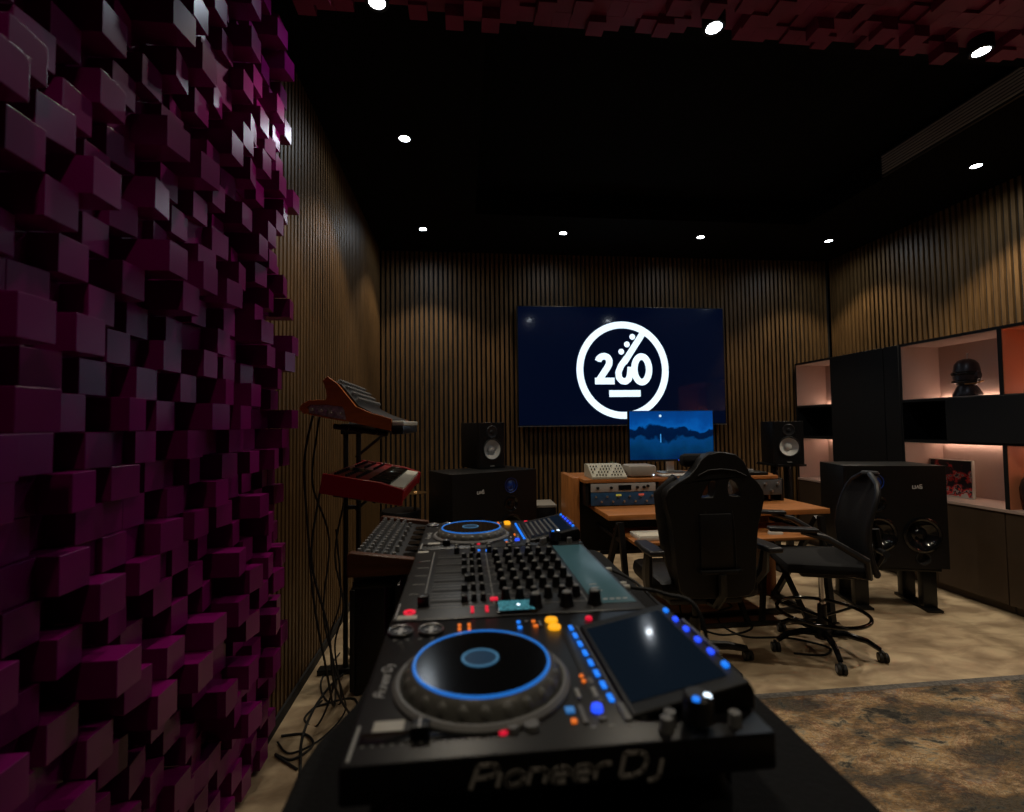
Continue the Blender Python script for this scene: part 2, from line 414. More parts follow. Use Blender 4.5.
# ------------------------------------------------------------------ skyline diffusers
PT = .078
def diffuser_wall():
    t = thing('skyline_diffuser', 'magenta block skyline diffuser covering the whole near left wall', 'acoustic diffuser', (-.88, 1.28, 0))
    m = MB(); m.box(-.88, -.862, .38, 2.16, 0, 3.2); m.build('backing_panel', M['foam'], t, smooth=False)
    cells = []
    nz, ny = 40, 23
    for a in range(nz):
        for b in range(ny):
            y1 = 2.16 - b * (PT - .001) ; y0 = y1 - PT + .0015; z0 = .02 + a * PT; z1 = z0 + PT - .0015
            L = random.choice((.07, .085, .10, .12, .145, .155, .085, .06)) if (a + b) % 2 else random.choice((.012, .02, .03, .045, .06, .03))
            if a < 4: L = min(L, .07)
            tip = -.865 + L
            p = proj((tip, (y0 + y1) / 2, (z0 + z1) / 2))
            vis = p and -30 < p[0] < 330 and -20 < p[1] < 830
            cells.append((p[2] if vis else 99, y0, y1, z0, z1, tip))
    cells.sort()
    rest = MB()
    for k, (q, y0, y1, z0, z1, tip) in enumerate(cells):
        sl = random.choice((0, 0, 0, .012, -.012))
        mm = MB() if k < 100 else rest
        a = [mm.v((x, y, z)) for x, y, z in ((-.863, y0, z0), (-.863, y1, z0), (-.863, y1, z1), (-.863, y0, z1), (tip, y0, z0), (tip + sl, y1, z0), (tip + sl, y1, z1), (tip, y0, z1))]
        for f in ((0, 3, 2, 1), (4, 5, 6, 7), (0, 1, 5, 4), (1, 2, 6, 5), (2, 3, 7, 6), (3, 0, 4, 7)): mm.f([a[j] for j in f])
        if k < 100: mm.build('block', M['foam'], t, smooth=False, bevel=.0015)
    o = rest.build('blocks', M['foam'], t, smooth=False); o['kind'] = 'stuff'
diffuser_wall()

LIGHTS = []
for x in (-.36, .98, 2.37, 3.75): LIGHTS.append((x, 4.50, ZC))
for x in (-.36, 3.74): LIGHTS.append((x, 3.07, ZC))
FL = [(-.345, 1.99, 3.13), (1.139, 1.99, 3.13), (2.508, 2.01, 3.13)]
def diffuser_ceiling():
    t = thing('skyline_diffuser', 'maroon block skyline diffuser hanging on the ceiling above the decks', 'acoustic diffuser', (1.6, 1.2, 3.2))
    m = MB(); m.box(-.685, 4.1, .5, 2.06, 3.185, 3.1995); m.build('backing_panel', M['foamc'], t, smooth=False)
    cells = []
    for a in range(61):
        for b in range(20):
            x0 = -.685 + a * PT; x1 = x0 + PT - .0015; y1 = 2.06 - b * PT; y0 = y1 - PT + .0015
            if any(abs((x0 + x1) / 2 - l[0]) < .12 and abs((y0 + y1) / 2 - l[1]) < .12 for l in FL): continue
            L = random.choice((.02, .035, .05, .065, .08, .10))
            if (a + b) % 2: L = min(L, .05)
            z = 3.187 - L
            p = proj(((x0 + x1) / 2, (y0 + y1) / 2, z))
            vis = p and -20 < p[0] < 1044 and -25 < p[1] < 200
            cells.append((p[2] if vis else 99, x0, x1, y0, y1, z))
    cells.sort(); rest = MB()
    for k, (q, x0, x1, y0, y1, z) in enumerate(cells):
        mm = MB() if k < 100 else rest
        mm.box(x0, x1, y0, y1, z, 3.187)
        if k < 100: mm.build('block', M['foamc'], t, smooth=False)
    o = rest.build('blocks', M['foamc'], t, smooth=False); o['kind'] = 'stuff'
diffuser_ceiling()

# ------------------------------------------------------------------ lights
def spot(loc, power, parent=None, size=100, blend=.42, col=(1, .84, .62)):
    l = bpy.data.lights.new('spot', 'SPOT'); l.energy = power; l.spot_size = math.radians(size); l.spot_blend = blend
    l.shadow_soft_size = .035; l.color = col
    o = bpy.data.objects.new('spot', l); COL.objects.link(o)
    if parent: o.parent = parent; o.location = (0, 0, -.02)
    else: o.location = loc
    return o
def downlight(x, y, z, label, power=60, group='ceiling downlights', house=False):
    t = thing('ceiling_downlight', label, 'downlight', (x, y, z), 0, group)
    m = MB(); m.lathe([(.034, 0), (.034, -.006), (.045, -.008), (.05, -.004), (.05, 0)], (x, y, z), 28)
    if house: m.lathe([(.05, -.004), (.05, ZC - z), (0, ZC - z)], (x, y, z), 28)
    m.build('trim_ring', M['plastic'], t)
    m = MB(); m.lathe([(.034, -.003), (.02, -.006), (0, -.007)], (x, y, z), 28); m.build('lens', M['lamp'], t)
    spot(None, power, t)
    spot(None, power * .13, t, 172, .5, (.82, .92, 1))
    return t
LB = ['round downlight at the left end of the far ceiling row, by the slatted corner', 'round downlight of the far row, above the left part of the wall screen',
      'round downlight of the far row, above the right edge of the wall screen', 'round downlight at the right end of the far row, above the corner shelves']
for k in range(4): downlight(*LIGHTS[k], LB[k], (40, 26, 26, 42)[k])
downlight(*LIGHTS[4], 'round downlight on the left soffit beside the slatted wall', 40)
downlight(*LIGHTS[5], 'round downlight on the right soffit beneath the long air grille', 78)
downlight(*FL[0], 'round downlight cut off by the top edge of the view', 25, house=True)
downlight(*FL[1], 'round downlight among maroon ceiling blocks, near the top centre', 26, house=True)
downlight(*FL[2], 'round downlight among maroon ceiling blocks, near the right corner of the view', 60, house=True)
# the room goes on behind the camera: unseen lamps added there to light near faces
for x, y, p in ((-.30, .18, 13), (1.3, -.5, 12), (3.2, .4, 22), (3.6, -1.5, 14)):
    o = spot((x, y, 3.15), p)
w = bpy.data.worlds.new('world'); S.world = w; w.use_nodes = True
w.node_tree.nodes['Background'].inputs[0].default_value = (0, 0, 0, 1)

# air grille on the riser of the tray
t = thing('air_grille', 'long black linear air grille on the ceiling step at right', 'air vent', (3.2, 2.7, 3.2))
m = MB(); m.box(3.195, 3.219, 2.2, 3.29, 3.205, 3.375); m.build('frame', M['plastic2'], t, smooth=False)
m = MB()
for k in range(7): m.box(3.187, 3.196, 2.22, 3.275, 3.222 + k * .021, 3.222 + k * .021 + .010)
m.build('louvre', mat('grille_grey', (.42, .42, .42), .5), t, smooth=False)

# ------------------------------------------------------------------ television
TVX0, TVX1, TVZ0, TVZ1, TVY = .575, 2.885, 1.325, 2.617, 5.02
t = thing('television', 'huge wall television showing a white round emblem on dark blue', 'television', (1.74, TVY, TVZ0))
m = MB(); m.box(TVX0, TVX1, TVY, TVY + .05, TVZ0, TVZ1); m.build('casing', M['plastic'], t, bevel=.006)
m = MB(); m.box(TVX0 + .012, TVX1 - .012, TVY - .004, TVY + .001, TVZ0 + .016, TVZ1 - .012); m.build('screen', M['tv'], t, smooth=False)
m = MB(); m.box(TVX0 + .3, TVX0 + .36, TVY + .04, 5.099, 1.7, 2.2); m.box(TVX1 - .36, TVX1 - .3, TVY + .04, 5.099, 1.7, 2.2); m.build('wall_bracket', M['darkmetal'], t)
m = MB(); m.box(TVX0, TVX1, TVY - .006, TVY + .002, TVZ0, TVZ0 + .009); m.build('silver_trim', M['silver'], t, smooth=False)
def tvf(X, Y, d): return (LCX + (X - 523) * LSX, TVY - .0045 - d * 1, LCZ - (Y - 343) * LSX)
LCX, LCZ, LSX = 1.723, 1.926, .00258
def arc(cx, cy_, rx, ry, a0, a1, n=40): return [(cx + rx * math.cos(math.radians(a0 + (a1 - a0) * k / n)), cy_ + ry * math.sin(math.radians(a0 + (a1 - a0) * k / n))) for k in range(n + 1)]
m = MB()
m.stroke(arc(523, 343, 184, 190, 0, 360, 90), 29, tvf)
m.stroke([(417, 306), (421, 295), (432, 287), (445, 285), (458, 290), (465, 302), (464, 318), (455, 334), (419, 386)], 28, tvf)
m.stroke([(402, 389), (486, 389)], 28, tvf)
m.stroke([(622, 172), (528, 312)], 27, tvf)
m.stroke([(540, 292), (515, 325), (503, 352), (505, 375), (518, 389), (534, 391), (547, 381), (553, 362), (556, 330)], 27, tvf)
m.stroke(arc(604, 340, 32, 54, 0, 360, 28)[:-1], 28, tvf, closed=True)
m.stroke([(462, 441.5), (597, 441.5)], 28, tvf)
for X, Y in ((569, 203), (545, 235), (520, 266)):
    m.stroke(arc(X - 3, Y, 6.2, 6.2, 0, 360, 14)[:-1], 12.5, tvf, closed=True)
m.build('emblem', M['logo'], t, smooth=False)
m = MB(); m.i = 0

# ------------------------------------------------------------------ shelf wall on the right
SX, SB = 3.74, 4.10
def base_cab(y0, y1, label):
    t = thing('base_cabinet', label, 'cabinet', (3.95, (y0 + y1) / 2, 0), 0, 'low cabinets along the right wall')
    m = MB(); m.box(SX + .02, 4.19, y0 + .002, y1 - .002, .06, .70); m.box(SX + .05, 4.15, y0 + .002, y1 - .002, 0, .06); m.build('body', M['taupe'], t, smooth=False)
    yc = (y0 + y1) / 2
    for a, b in ((y0, yc), (yc, y1)):
        m = MB(); m.box(SX, SX + .019, a + .003, b - .003, .065, .695); m.build('door', M['taupe'], t, bevel=.002)
base_cab(4.0, 5.06, 'low brown cabinet in the far corner behind the right monitor')
base_cab(3.0, 3.998, 'low brown cabinet directly behind the big right monitor')
base_cab(2.0, 2.998, 'low brown cabinet at the right edge of the view')
m = MB(); m.box(SX - .01, 4.2, 2.0, 5.06, .701, .722)
tag(m.build('shelf_ledge', M['niche'], bevel=.002), 'long pale pink ledge above the low brown cabinets', 'ledge')
def shelf_unit(y0, y1, label, innermat, flap=None, topled=True):
    t = thing('wall_shelf', label, 'shelf', (3.95, (y0 + y1) / 2, .73), 0, 'lit shelves of the right wall unit')
    T = .012
    m = MB()
    m.box(SX, 4.2, y0, y0 + T, .723, 2.0); m.box(SX, 4.2, y1 - T, y1, .723, 2.0); m.box(SX, 4.2, y0 + T, y1 - T, 1.98, 2.0)
    m.box(SX, 4.2, y0 + T, y1 - T, 1.500, 1.520); m.box(SX, 4.2, y0 + T, y1 - T, 1.165, 1.185); m.build('frame', M['blackcab'], t, smooth=False)
    for z0, z1 in ((1.521, 1.979), (.723, 1.164)):
        m = MB()
        m.box(SB, 4.19, y0 + T, y1 - T, z0, z1); m.box(SX + .006, SB, y0 + T, y0 + T + .004, z0, z1); m.box(SX + .006, SB, y1 - T - .004, y1 - T, z0, z1)
        m.box(SX + .006, SB, y0 + T + .004, y1 - T - .004, z1 - .004, z1)
        if z0 > 1: m.box(SX + .006, SB, y0 + T + .004, y1 - T - .004, z0, z0 + .004)
        m.build('niche_lining', innermat, t, smooth=False)
    m = MB(); m.box(SB, 4.19, y0 + T, y1 - T, 1.186, 1.499); m.build('middle_back_panel', M['blackcab'], t, smooth=False)
    m = MB(); m.box(SB - .022, SB - .012, y0 + .04, y1 - .04, 1.526, 1.533); m.build('led_strip', M['led'], t, smooth=False)
    m = MB(); m.box(SB - .03, SB - .02, y0 + .04, y1 - .04, 1.152, 1.159); m.build('led_strip', M['led'], t, smooth=False)
    return t
shelf_unit(4.527, 5.06, 'narrow pink lit shelf in the far right corner', M['niche'])
ws = shelf_unit(2.98, 3.755, 'wide pink lit shelf holding the dark helmet bust', M['niche'])
es = shelf_unit(2.0, 2.979, 'orange lit shelf cut off by the right edge of the view', M['niche2'])
t = thing('tall_cabinet', 'tall black closed cabinet between the pink lit shelves', 'cabinet', (3.95, 4.14, .73))
m = MB(); m.box(SX + .02, 4.2, 3.757, 4.525, .723, 2.0); m.build('body', M['blackcab'], t, smooth=False)
for a, b in ((3.757, 3.908), (3.912, 4.525)):
    m = MB(); m.box(SX - .005, SX + .019, a + .001, b - .001, .726, 1.998); m.build('door', M['blackcab'], t, bevel=.002)
t = thing('flap_cabinet', 'black flap front closing the middle row under the helmet shelf', 'cabinet', (3.76, 2.8, 1.19))
m = MB(); m.box(SX - .02, SX - .001, 2.0, 3.36, 1.18, 1.515); m.build('flap', M['blackcab'], t, bevel=.002)
m = MB(); m.box(SX, 4.09, 3.345, 3.36, 1.187, 1.498); m.build('side_panel', M['blackcab'], t, smooth=False)

# helmet bust
HS = Matrix.Diagonal((.70, .70, .95, 1))
bx, by, bz = 0, 0, 0
t = thing('helmet_bust', 'dark visored helmet bust with a gilt jaw edge on the upper shelf', 'sculpture', (3.93, 3.37, 1.526), 0)
m = MB(HS); m.lathe([(.0, 0), (.125, 0), (.13, .02), (.10, .07), (.075, .10), (.072, .13), (0, .13)], (bx, by, bz), 24); m.build('neck_base', M['gunmetal'], t, local=True)
m = MB(HS); m.lathe([(0, .09), (.075, .09), (.115, .12), (.122, .17), (.118, .22), (.105, .27), (.075, .30), (.03, .315), (0, .317)], (bx, by, bz), 28); m.build('helmet_shell', M['gunmetal'], t, local=True)
m = MB(HS)
m.tube([(bx + .118 * math.cos(a) , by + .118 * math.sin(a), bz + .19) for a in [PI * .62 + k * PI * .075 for k in range(12)]], .017, 10)
m.tube([(bx + .12 * math.cos(a), by + .12 * math.sin(a), bz + .125) for a in [PI * .62 + k * PI * .075 for k in range(12)]], .013, 10)
m.build('visor', M['gloss'], t, local=True)
m = MB(HS); m.tube([(bx - .10, by - .06, bz + .10), (bx - .03, by - .125, bz + .105), (bx + .04, by - .14, bz + .125)], .006, 8); m.build('jaw_trim', M['bronze'], t, local=True)
m = MB(HS); m.cyl((bx - .01, by - .11, bz + .17), (bx - .01, by - .145, bz + .17), .038, .03); m.build('ear_cap', M['gunmetal'], t, local=True)
m = MB(HS); m.cyl((bx - .02, by - .03, bz + .30), (bx - .02, by - .035, bz + .345), .006); m.lathe([(0, .34), (.01, .345), (.01, .355), (0, .36)], (bx - .02, by - .035, bz), 10); m.build('antenna', M['silver'], t, local=True)
# picture
t = thing('art_print', 'small square art print in red and black leaning on the lower shelf', 'picture', (3.98, 3.565, .724), math.radians(-90))
m = MB(); m.box(-.17, .17, -.012, .012, 0, .30); m.build('panel', M['white'], t, local=True, bevel=.002)
m = MB(); m.box(-.163, .163, -.0135, -.0125, .007, .293); m.build('image', M['picture'], t, local=True, smooth=False)
# dark round thing at the right edge
t = thing('portable_speaker', 'dark rounded object on the lower shelf at the right edge of the view', 'speaker', (3.9, 2.82, .723))
m = MB(); m.lathe([(0, 0), (.07, 0), (.12, .03), (.145, .09), (.15, .15), (.135, .21), (.10, .25), (.05, .27), (0, .272)], (3.9, 2.84, .723), 28); m.build('body', M['plastic2'], t)
m = MB(); m.lathe([(.02, .27), (.03, .275), (.03, .28), (0, .281)], (3.9, 2.84, .723), 16); m.build('top_button', M['grey'], t)

# ------------------------------------------------------------------ rug
m = MB(); m.box(1.18, 3.70, -.9, 2.245, .0005, .010); m.i = 1; m.box(1.18, 3.70, 2.2455, 2.285, .0005, .010); o = m.build('area_rug', [M['rug'], mat('rug_binding', (.13, .12, .11), .95, noise=.4, nscale=60, bump=.4)])
tag(o, 'large distressed rug in grey, brown and rust on the beige floor', 'rug')

# ------------------------------------------------------------------ monitors (loudspeakers)
def ring(m, c, r, w, ax=(0, -1, 0), n=32, h=.006): m.lathe([(r, 0), (r, h), (r - w, h), (r - w, 0)], c, n, ax)
def circ(x, z, r, n=32): return [(x + r * math.cos(2 * PI * k / n), z + r * math.sin(2 * PI * k / n)) for k in range(n)]
def studio_speaker(loc, rz, label):
    t = thing('studio_monitor', label, 'speaker', loc, rz, 'pair of small white coned monitors')
    m = MB(); m.rbox(-.125, .125, .0402, .33, 0, .39, .006); m.prism([(-.125, 0), (.125, 0), (.125, .39), (-.125, .39)], 0, .04, 'xz', holes=[circ(0, .16, .086), circ(0, .31, .05)]); m.build('cabinet', M['plastic'], t, local=True, bevel=.003)
    m = MB(); m.lathe([(.084, .002), (.078, .0), (.05, -.024), (.034, -.030), (.030, -.018), (.018, -.012), (0, -.010)], (0, -.001, .16), 36, (0, -1, 0)); m.build('cone', M['concretewhite'], t, local=True)
    m = MB(); m.lathe([(.092, 0), (.092, .006), (.088, .009), (.082, .007), (.080, .0)], (0, 0, .16), 36, (0, -1, 0)); m.build('surround', M['rubber'], t, local=True)
    m = MB(); m.lathe([(.055, 0), (.05, .004), (.025, -.004), (.016, -.002), (.012, .004), (0, .007)], (0, 0, .31), 28, (0, -1, 0)); m.build('tweeter', M['plastic2'], t, local=True)
    m = MB(); m.box(-.02, .02, -.002, 0, .018, .024); m.build('badge', M['printdim'], t, local=True, smooth=False)
    return t
def main_monitor(loc, rz, sgn, label, W=.76, H=.62, D=.42):
    # sgn = +1: tweeter column right of centre, badge left
    t = thing('main_monitor', label, 'speaker', loc, rz, 'pair of large black main monitors')
    cx = sgn * .135
    m = MB(); m.rbox(-W / 2, W / 2, .0402, D, 0, H, .006)
    m.prism([(-W / 2, 0), (W / 2, 0), (W / 2, H), (-W / 2, H)], 0, .04, 'xz', holes=[circ(cx - sgn * .01, .235, .108), circ(-sgn * .155, .235, .108), circ(cx - sgn * .01, .07, .042), circ(-sgn * .155, .07, .042), circ(cx, H - .265, .052), circ(cx, H - .115, .045)])
    m.build('cabinet', M['plastic'], t, local=True, bevel=.003)
    m = MB()
    m.lathe([(.06, 0), (.06, .003), (.035, -.01), (.022, -.004), (.012, .002), (0, .003)], (cx, 0, H - .115), 28, (0, -1, 0)); m.build('tweeter', M['blueface_'] if 'blueface_' in M else M['bluering'], t, local=True)
    m = MB(); m.lathe([(.068, 0), (.068, .006), (.06, .008), (.045, -.01), (.025, -.012), (.02, .004), (0, .012)], (cx, 0, H - .265), 30, (0, -1, 0)); m.build('midrange', M['gloss'], t, local=True)
    for x in (cx - sgn * .01, -sgn * .155):
        m = MB(); m.lathe([(.125, 0), (.125, .007), (.112, .012), (.100, .006), (.096, -.004), (.05, -.034), (.042, -.030), (.03, -.016), (0, -.010)], (x, 0, .235), 36, (0, -1, 0))
        o = m.build('woofer', M['gloss'], t, local=True)
    for x in (-sgn * .155, cx - sgn * .01):
        m = MB(); m.lathe([(.048, 0), (.048, .004), (.040, .002), (.036, -.03), (0, -.03)], (x, 0, .07), 24, (0, -1, 0)); m.build('bass_port', M['rubber'], t, local=True)
    # small three-character badge
    m = MB(); fn = lambda u, v, d: (-sgn * .14 + u, -.0005 - d, H - .16 + v)
    k = .022
    m.stroke([(-.034, k), (-.034, 0), (-.018, 0), (-.018, k)], .005, fn)
    m.stroke([(-.010, 0), (-.002, k), (.006, 0)], .005, fn); m.stroke([(.012, 0), (.012, k * 1.2), (.026, k * 1.2)], .005, fn); m.stroke([(.012, k * .6), (.024, k * .6), (.024, 0), (.012, 0)], .005, fn)
    m.build('badge', M['print'], t, local=True, smooth=False)
    return t
M['bluering'] = mat('blue_tweeter', (.005, .03, .22), .3)
main_monitor((.26, 3.80, .28), math.radians(27), 1, 'large black main monitor at left, seen over the far deck', W=.77, H=.70, D=.45)
main_monitor((3.06, 3.14, .305), math.radians(-14.5), -1, 'large black main monitor at right, behind the mesh drafting chair', W=.64, H=.72, D=.40)
studio_speaker((.245, 4.09, .981), math.radians(28), 'small black monitor with a white cone standing on the left main monitor')
studio_speaker((2.935, 4.08, .962), math.radians(-14), 'small black monitor with a white cone on a stand right of the desk')
# stand of the right main monitor
def speaker_stand(loc, rz, zt, W, D, label):
    t = thing('monitor_stand', label, 'speaker stand', loc, rz, 'heavy stands under the main monitors')
    m = MB(); m.rbox(-W / 2, W / 2, .02, D, zt - .025, zt, .004); m.build('top_plate', M['darkmetal'], t, local=True)
    for s in (-1, 1):
        x = s * (W / 2 - .06)
        m = MB(); m.rbox(x - .045, x + .045, .05, .11, .02, zt - .026, .004); m.build('leg', M['darkmetal'], t, local=True)
        m = MB(); m.rbox(x - .045, x + .045, D - .10, D - .04, .02, zt - .026, .004); m.build('leg', M['darkmetal'], t, local=True)
        m = MB(); m.rbox(x - .05, x + .05, .0, D, 0, .019, .004); m.build('foot', M['darkmetal'], t, local=True)
    return t
speaker_stand((3.06, 3.14, 0), math.radians(-14.5), .304, .56, .38, 'black steel stand under the right main monitor')
speaker_stand((.25, 3.80, 0), math.radians(27), .279, .62, .40, 'black steel stand under the left main monitor, behind the decks')
t = thing('speaker_pole_stand', 'black column stand under the small right monitor', 'speaker stand', (2.965, 4.25, 0))
m = MB(); m.rbox(2.83, 3.10, 4.08, 4.42, .94, .961, .003); m.build('top_plate', M['darkmetal'], t)
for x in (2.90, 3.03):
    m = MB(); m.rbox(x - .025, x + .025, 4.22, 4.27, .02, .939, .003); m.build('column', M['darkmetal'], t)
m = MB(); m.rbox(2.81, 3.12, 4.08, 4.42, 0, .019, .003); m.build('base', M['darkmetal'], t)
# small boxes behind the decks
t = thing('subwoofer', 'small dark subwoofer with a grey top, between left monitor and desk', 'speaker', (.74, 4.45, 0))
m = MB(); m.rbox(.64, .83, 4.3, 4.6, .03, .60, .006); m.build('cabinet', M['plastic'], t)
m = MB(); m.rbox(.635, .835, 4.295, 4.605, .601, .625, .004); m.build('top_panel', M['boxgrey'], t)
for x in (.67, .80):
    for y in (4.33, 4.57):
        m = MB(); m.cyl((x, y, 0), (x, y, .029), .015, n=12); m.build('foot', M['rubber'], t)
t = thing('percussion_stand', 'dark low stand with a thin brass disc, left of the main monitor', 'percussion', (-.42, 4.05, 0))
m = MB(); m.lathe([(0, .012), (.02, .014), (.03, .004), (.10, 0), (.10, -.002), (.03, .002), (0, .004)], (-.40, 4.05, .80), 30); m.build('cymbal', M['bronze'], t)
m = MB(); m.cyl((-.40, 4.05, .05), (-.40, 4.05, .82), .011); m.build('pole', M['darkmetal'], t)
m = MB(); m.lathe([(0, 0), (.16, 0), (.165, .01), (.165, .20), (.16, .21), (0, .21)], (-.52, 4.12, .44), 30); m.build('drum', M['plastic'], t)
for a in (0, 2.1, 4.2):
    m = MB(); m.tube([(-.40, 4.05, .35), (-.40 + .1 * math.cos(a), 4.05 + .1 * math.sin(a), .01)], .010, 8); m.build('leg', M['darkmetal'], t)
m = MB(); m.tube([(-.40, 4.05, .5), (-.45, 4.08, .5), (-.52, 4.12, .5)], .009, 8); m.build('clamp_arm', M['chrome'], t)

# ------------------------------------------------------------------ desk
t = thing('studio_desk', 'wooden studio desk with raised shelf and black A-frame legs', 'desk', (1.66, 3.4, 0))
def wbox(name, a, matk='wood', par=t, b=.003):
    m = MB(); m.rbox(*a, b); return m.build(name, M[matk], par)
wbox('desktop', (.94, 2.50, 3.08, 3.62, .715, .75))
wbox('upper_shelf', (.866, 2.36, 3.415, 3.95, .92, .945))
wbox('side_panel', (.815, .864, 3.55, 4.0, 0, .945), 'woodside')
wbox('side_panel', (2.361, 2.41, 3.55, 4.0, 0, .945), 'woodside')
wbox('keyboard_tray', (1.04, 2.30, 2.86, 3.30, .60, .62))
for x in (.895, 1.42, 1.90, 2.40):
    wbox('rack_rail', (x - .012, x + .012, 3.43, 3.90, .752, .919), 'plastic')
wbox('rear_panel', (.866, 2.36, 3.91, 3.94, .30, .919), 'plastic')
wbox('centre_panel', (1.44, 1.88, 3.56, 3.575, .752, .918), 'boxgrey')
for s, x in ((-1, 1.0), (1, 2.38)):
    m = MB()
    m.tube([(x, 3.02, .714), (x - .02 * s, 2.92, .03)], .024, 4); m.tube([(x, 3.05, .70), (x, 3.52, .03)], .024, 4); m.tube([(x, 2.90, .024), (x, 3.56, .024)], .022, 4); m.tube([(x, 3.0, .598), (x, 3.56, .598)], .016, 4)
    m.build('leg_frame', M['darkmetal'], t)
m = MB(); m.tube([(1.0, 3.22, .022), (2.38, 3.22, .022)], .02, 4); m.tube([(1.0, 3.05, .02), (2.38, 3.05, .02)], .014, 4); m.tube([(1.0, 3.5, .40), (2.38, 3.5, .40)], .018, 4); m.build('stretcher', M['darkmetal'], t)
m = MB(); m.tube([(1.72, 3.2, .598), (1.86, 3.05, .03)], .02, 4); m.tube([(2.10, 3.2, .598), (1.96, 3.05, .03)], .02, 4); m.tube([(2.10, 3.2, .598), (2.28, 3.05, .03)], .02, 4); m.build('brace', M['darkmetal'], t)

# things on the desk
def rackunit(x0, x1, z0, z1, face, label, cat='rack unit', lcd=False):
    t = thing('rack_unit', label, cat, ((x0 + x1) / 2, 3.5, z0), 0, 'rack gear under the desk shelf')
    m = MB(); m.rbox(x0 + .01, x1 - .01, 3.4265, 3.80, z0 + .002, z1 - .002, .002); m.build('chassis', M['plastic'], t)
    m = MB(); m.rbox(x0, x1, 3.413, 3.425, z0 + .001, z1 - .001, .0015); m.build('faceplate', face, t)
    zc = (z0 + z1) / 2
    return t, zc
def knobs(t, lst, r, y, k='grey', d=.015):
    src = None
    for x, z in lst:
        if src is None:
            m = MB(); m.cyl((0, 0, 0), (0, -d, 0), r, r * .85, 14); src = part_mesh(m, 'knob', M[k], t, (0, 0, 0))
            src.location = WM[t.name].inverted() @ Vector((x, y, z))
        else:
            inst(src, t, WM[t.name].inverted() @ Vector((x, y, z)))
t, zc = rackunit(.915, 1.40, .853, .915, M['greyface'], 'silver rack unit with a small black display, left of the desk rack')
knobs(t, [(.965, zc), (1.065, zc), (1.26, zc), (1.31, zc), (1.34, zc + .008)], .011, 3.412, 'plastic')
m = MB(); m.box(1.12, 1.215, 3.409, 3.412, zc - .018, zc + .018); m.build('display', M['gloss'], t, smooth=False)
t, zc = rackunit(.915, 1.40, .756, .851, M['blueface'], 'deep blue rack unit directly under the silver one')
knobs(t, [(.95 + k * .042, zc + .018 * (-1) ** k) for k in range(11)], .008, 3.412, 'silver', .012)
m = MB(); m.box(1.10, 1.14, 3.41, 3.412, zc + .02, zc + .034); m.build('meter', mat('yellow_meter', (.4, .35, .05), .4, emit=(.7, .6, .1), estr=.25), t, smooth=False)
m = MB(); m.box(1.27, 1.31, 3.41, 3.412, zc + .02, zc + .034); m.build('warning_light', mat('red_meter', (.4, .05, .02), .4, emit=(.9, .15, .1), estr=.25), t, smooth=False)
t, zc = rackunit(1.915, 2.385, .80, .915, mat('dark_rack_face', (.06, .065, .07), .4), 'dark grey rack unit at the right end of the desk rack')
knobs(t, [(1.95 + k * .05, zc + .025 * (-1) ** k) for k in range(9)], .011, 3.412, 'silver', .015)
# drum machine
t = thing('drum_machine', 'cream coloured drum machine tilted up on the desk shelf', 'drum machine', (1.07, 3.55, .946))
m = MB(); m.prism([(3.42, .946), (3.42, .962), (3.56, 1.042), (3.66, 1.042), (3.66, .946)], .93, 1.19, 'yz'); m.build('body', M['cream'], t, bevel=.003)
sl = math.atan2(.080, .14)
src = None
for a in range(4):
    for b in range(11):
        if (a * 7 + b * 3) % 5 == 0: continue
        d = .02 + a * .037; x = .945 + b * .0225
        p = (x, 3.42 + d * math.cos(sl) - .004, .962 + d * math.sin(sl) + .002)
        if src is None:
            m = MB(Matrix.Rotation(sl, 4, 'X')); m.cyl((0, 0, 0), (0, 0, .008), .0055, .005, 8); src = part_mesh(m, 'button', M['plastic'], t, WM[t.name].inverted() @ Vector(p))
        else: inst(src, t, WM[t.name].inverted() @ Vector(p))
# grey desktop computer box
t = thing('desktop_computer', 'grey rounded box computer with one lit dot on the desk shelf', 'computer', (1.33, 3.56, .946))
m = MB(); m.rbox(1.225, 1.435, 3.46, 3.66, .952, 1.036, .02); m.build('casing', M['boxgrey'], t)
m = MB(); m.lathe([(0, 0), (.07, 0), (.07, .007), (0, .007)], (1.33, 3.56, .946), 24); m.build('foot_ring', M['plastic'], t)
m = MB(); m.cyl((1.405, 3.461, .965), (1.405, 3.457, .965), .005, n=12); m.build('power_light', M['whiteled'], t)
# computer monitor
t = thing('computer_monitor', 'computer monitor showing a moonlit blue lake', 'monitor', (1.72, 3.84, .946))
MY = 3.80
m = MB(); m.rbox(1.34, 2.072, MY, MY + .03, 1.035, 1.452, .004); m.build('casing', M['plastic'], t)
m = MB(); m.box(-.356, .356, -.0015, 0, -.197, .199); o = part_mesh(m, 'screen', M['lake'], t, WM[t.name].inverted() @ Vector((1.706, MY - .001, 1.248)), smooth=False)
m = MB(); m.lathe([(0, 0), (.011, 0)], (1.61, MY - .004, 1.408), 16, (0, -1, 0)); m.i = 1; m.box(1.606, 1.614, MY - .0045, MY - .003, 1.19, 1.26); m.build('moon', [mat('moon', (.5, .6, .7), .5, emit=(.6, .85, 1), estr=.9), mat('moon_glint', (.1, .3, .6), .5, emit=(.05, .35, .9), estr=.7)], t, smooth=False)
m = MB(); m.rbox(1.665, 1.735, MY + .031, MY + .05, .952, 1.2, .003); m.build('stand_neck', M['silver'], t)
m = MB(); m.rbox(1.58, 1.82, MY - .08, MY + .09, .946, .952, .002); m.build('stand_foot', M['silver'], t)
m = MB(); m.cyl((1.76, MY - .001, 1.043), (1.76, MY - .004, 1.043), .004, n=10); m.build('power_light', M['blueled2'], t)
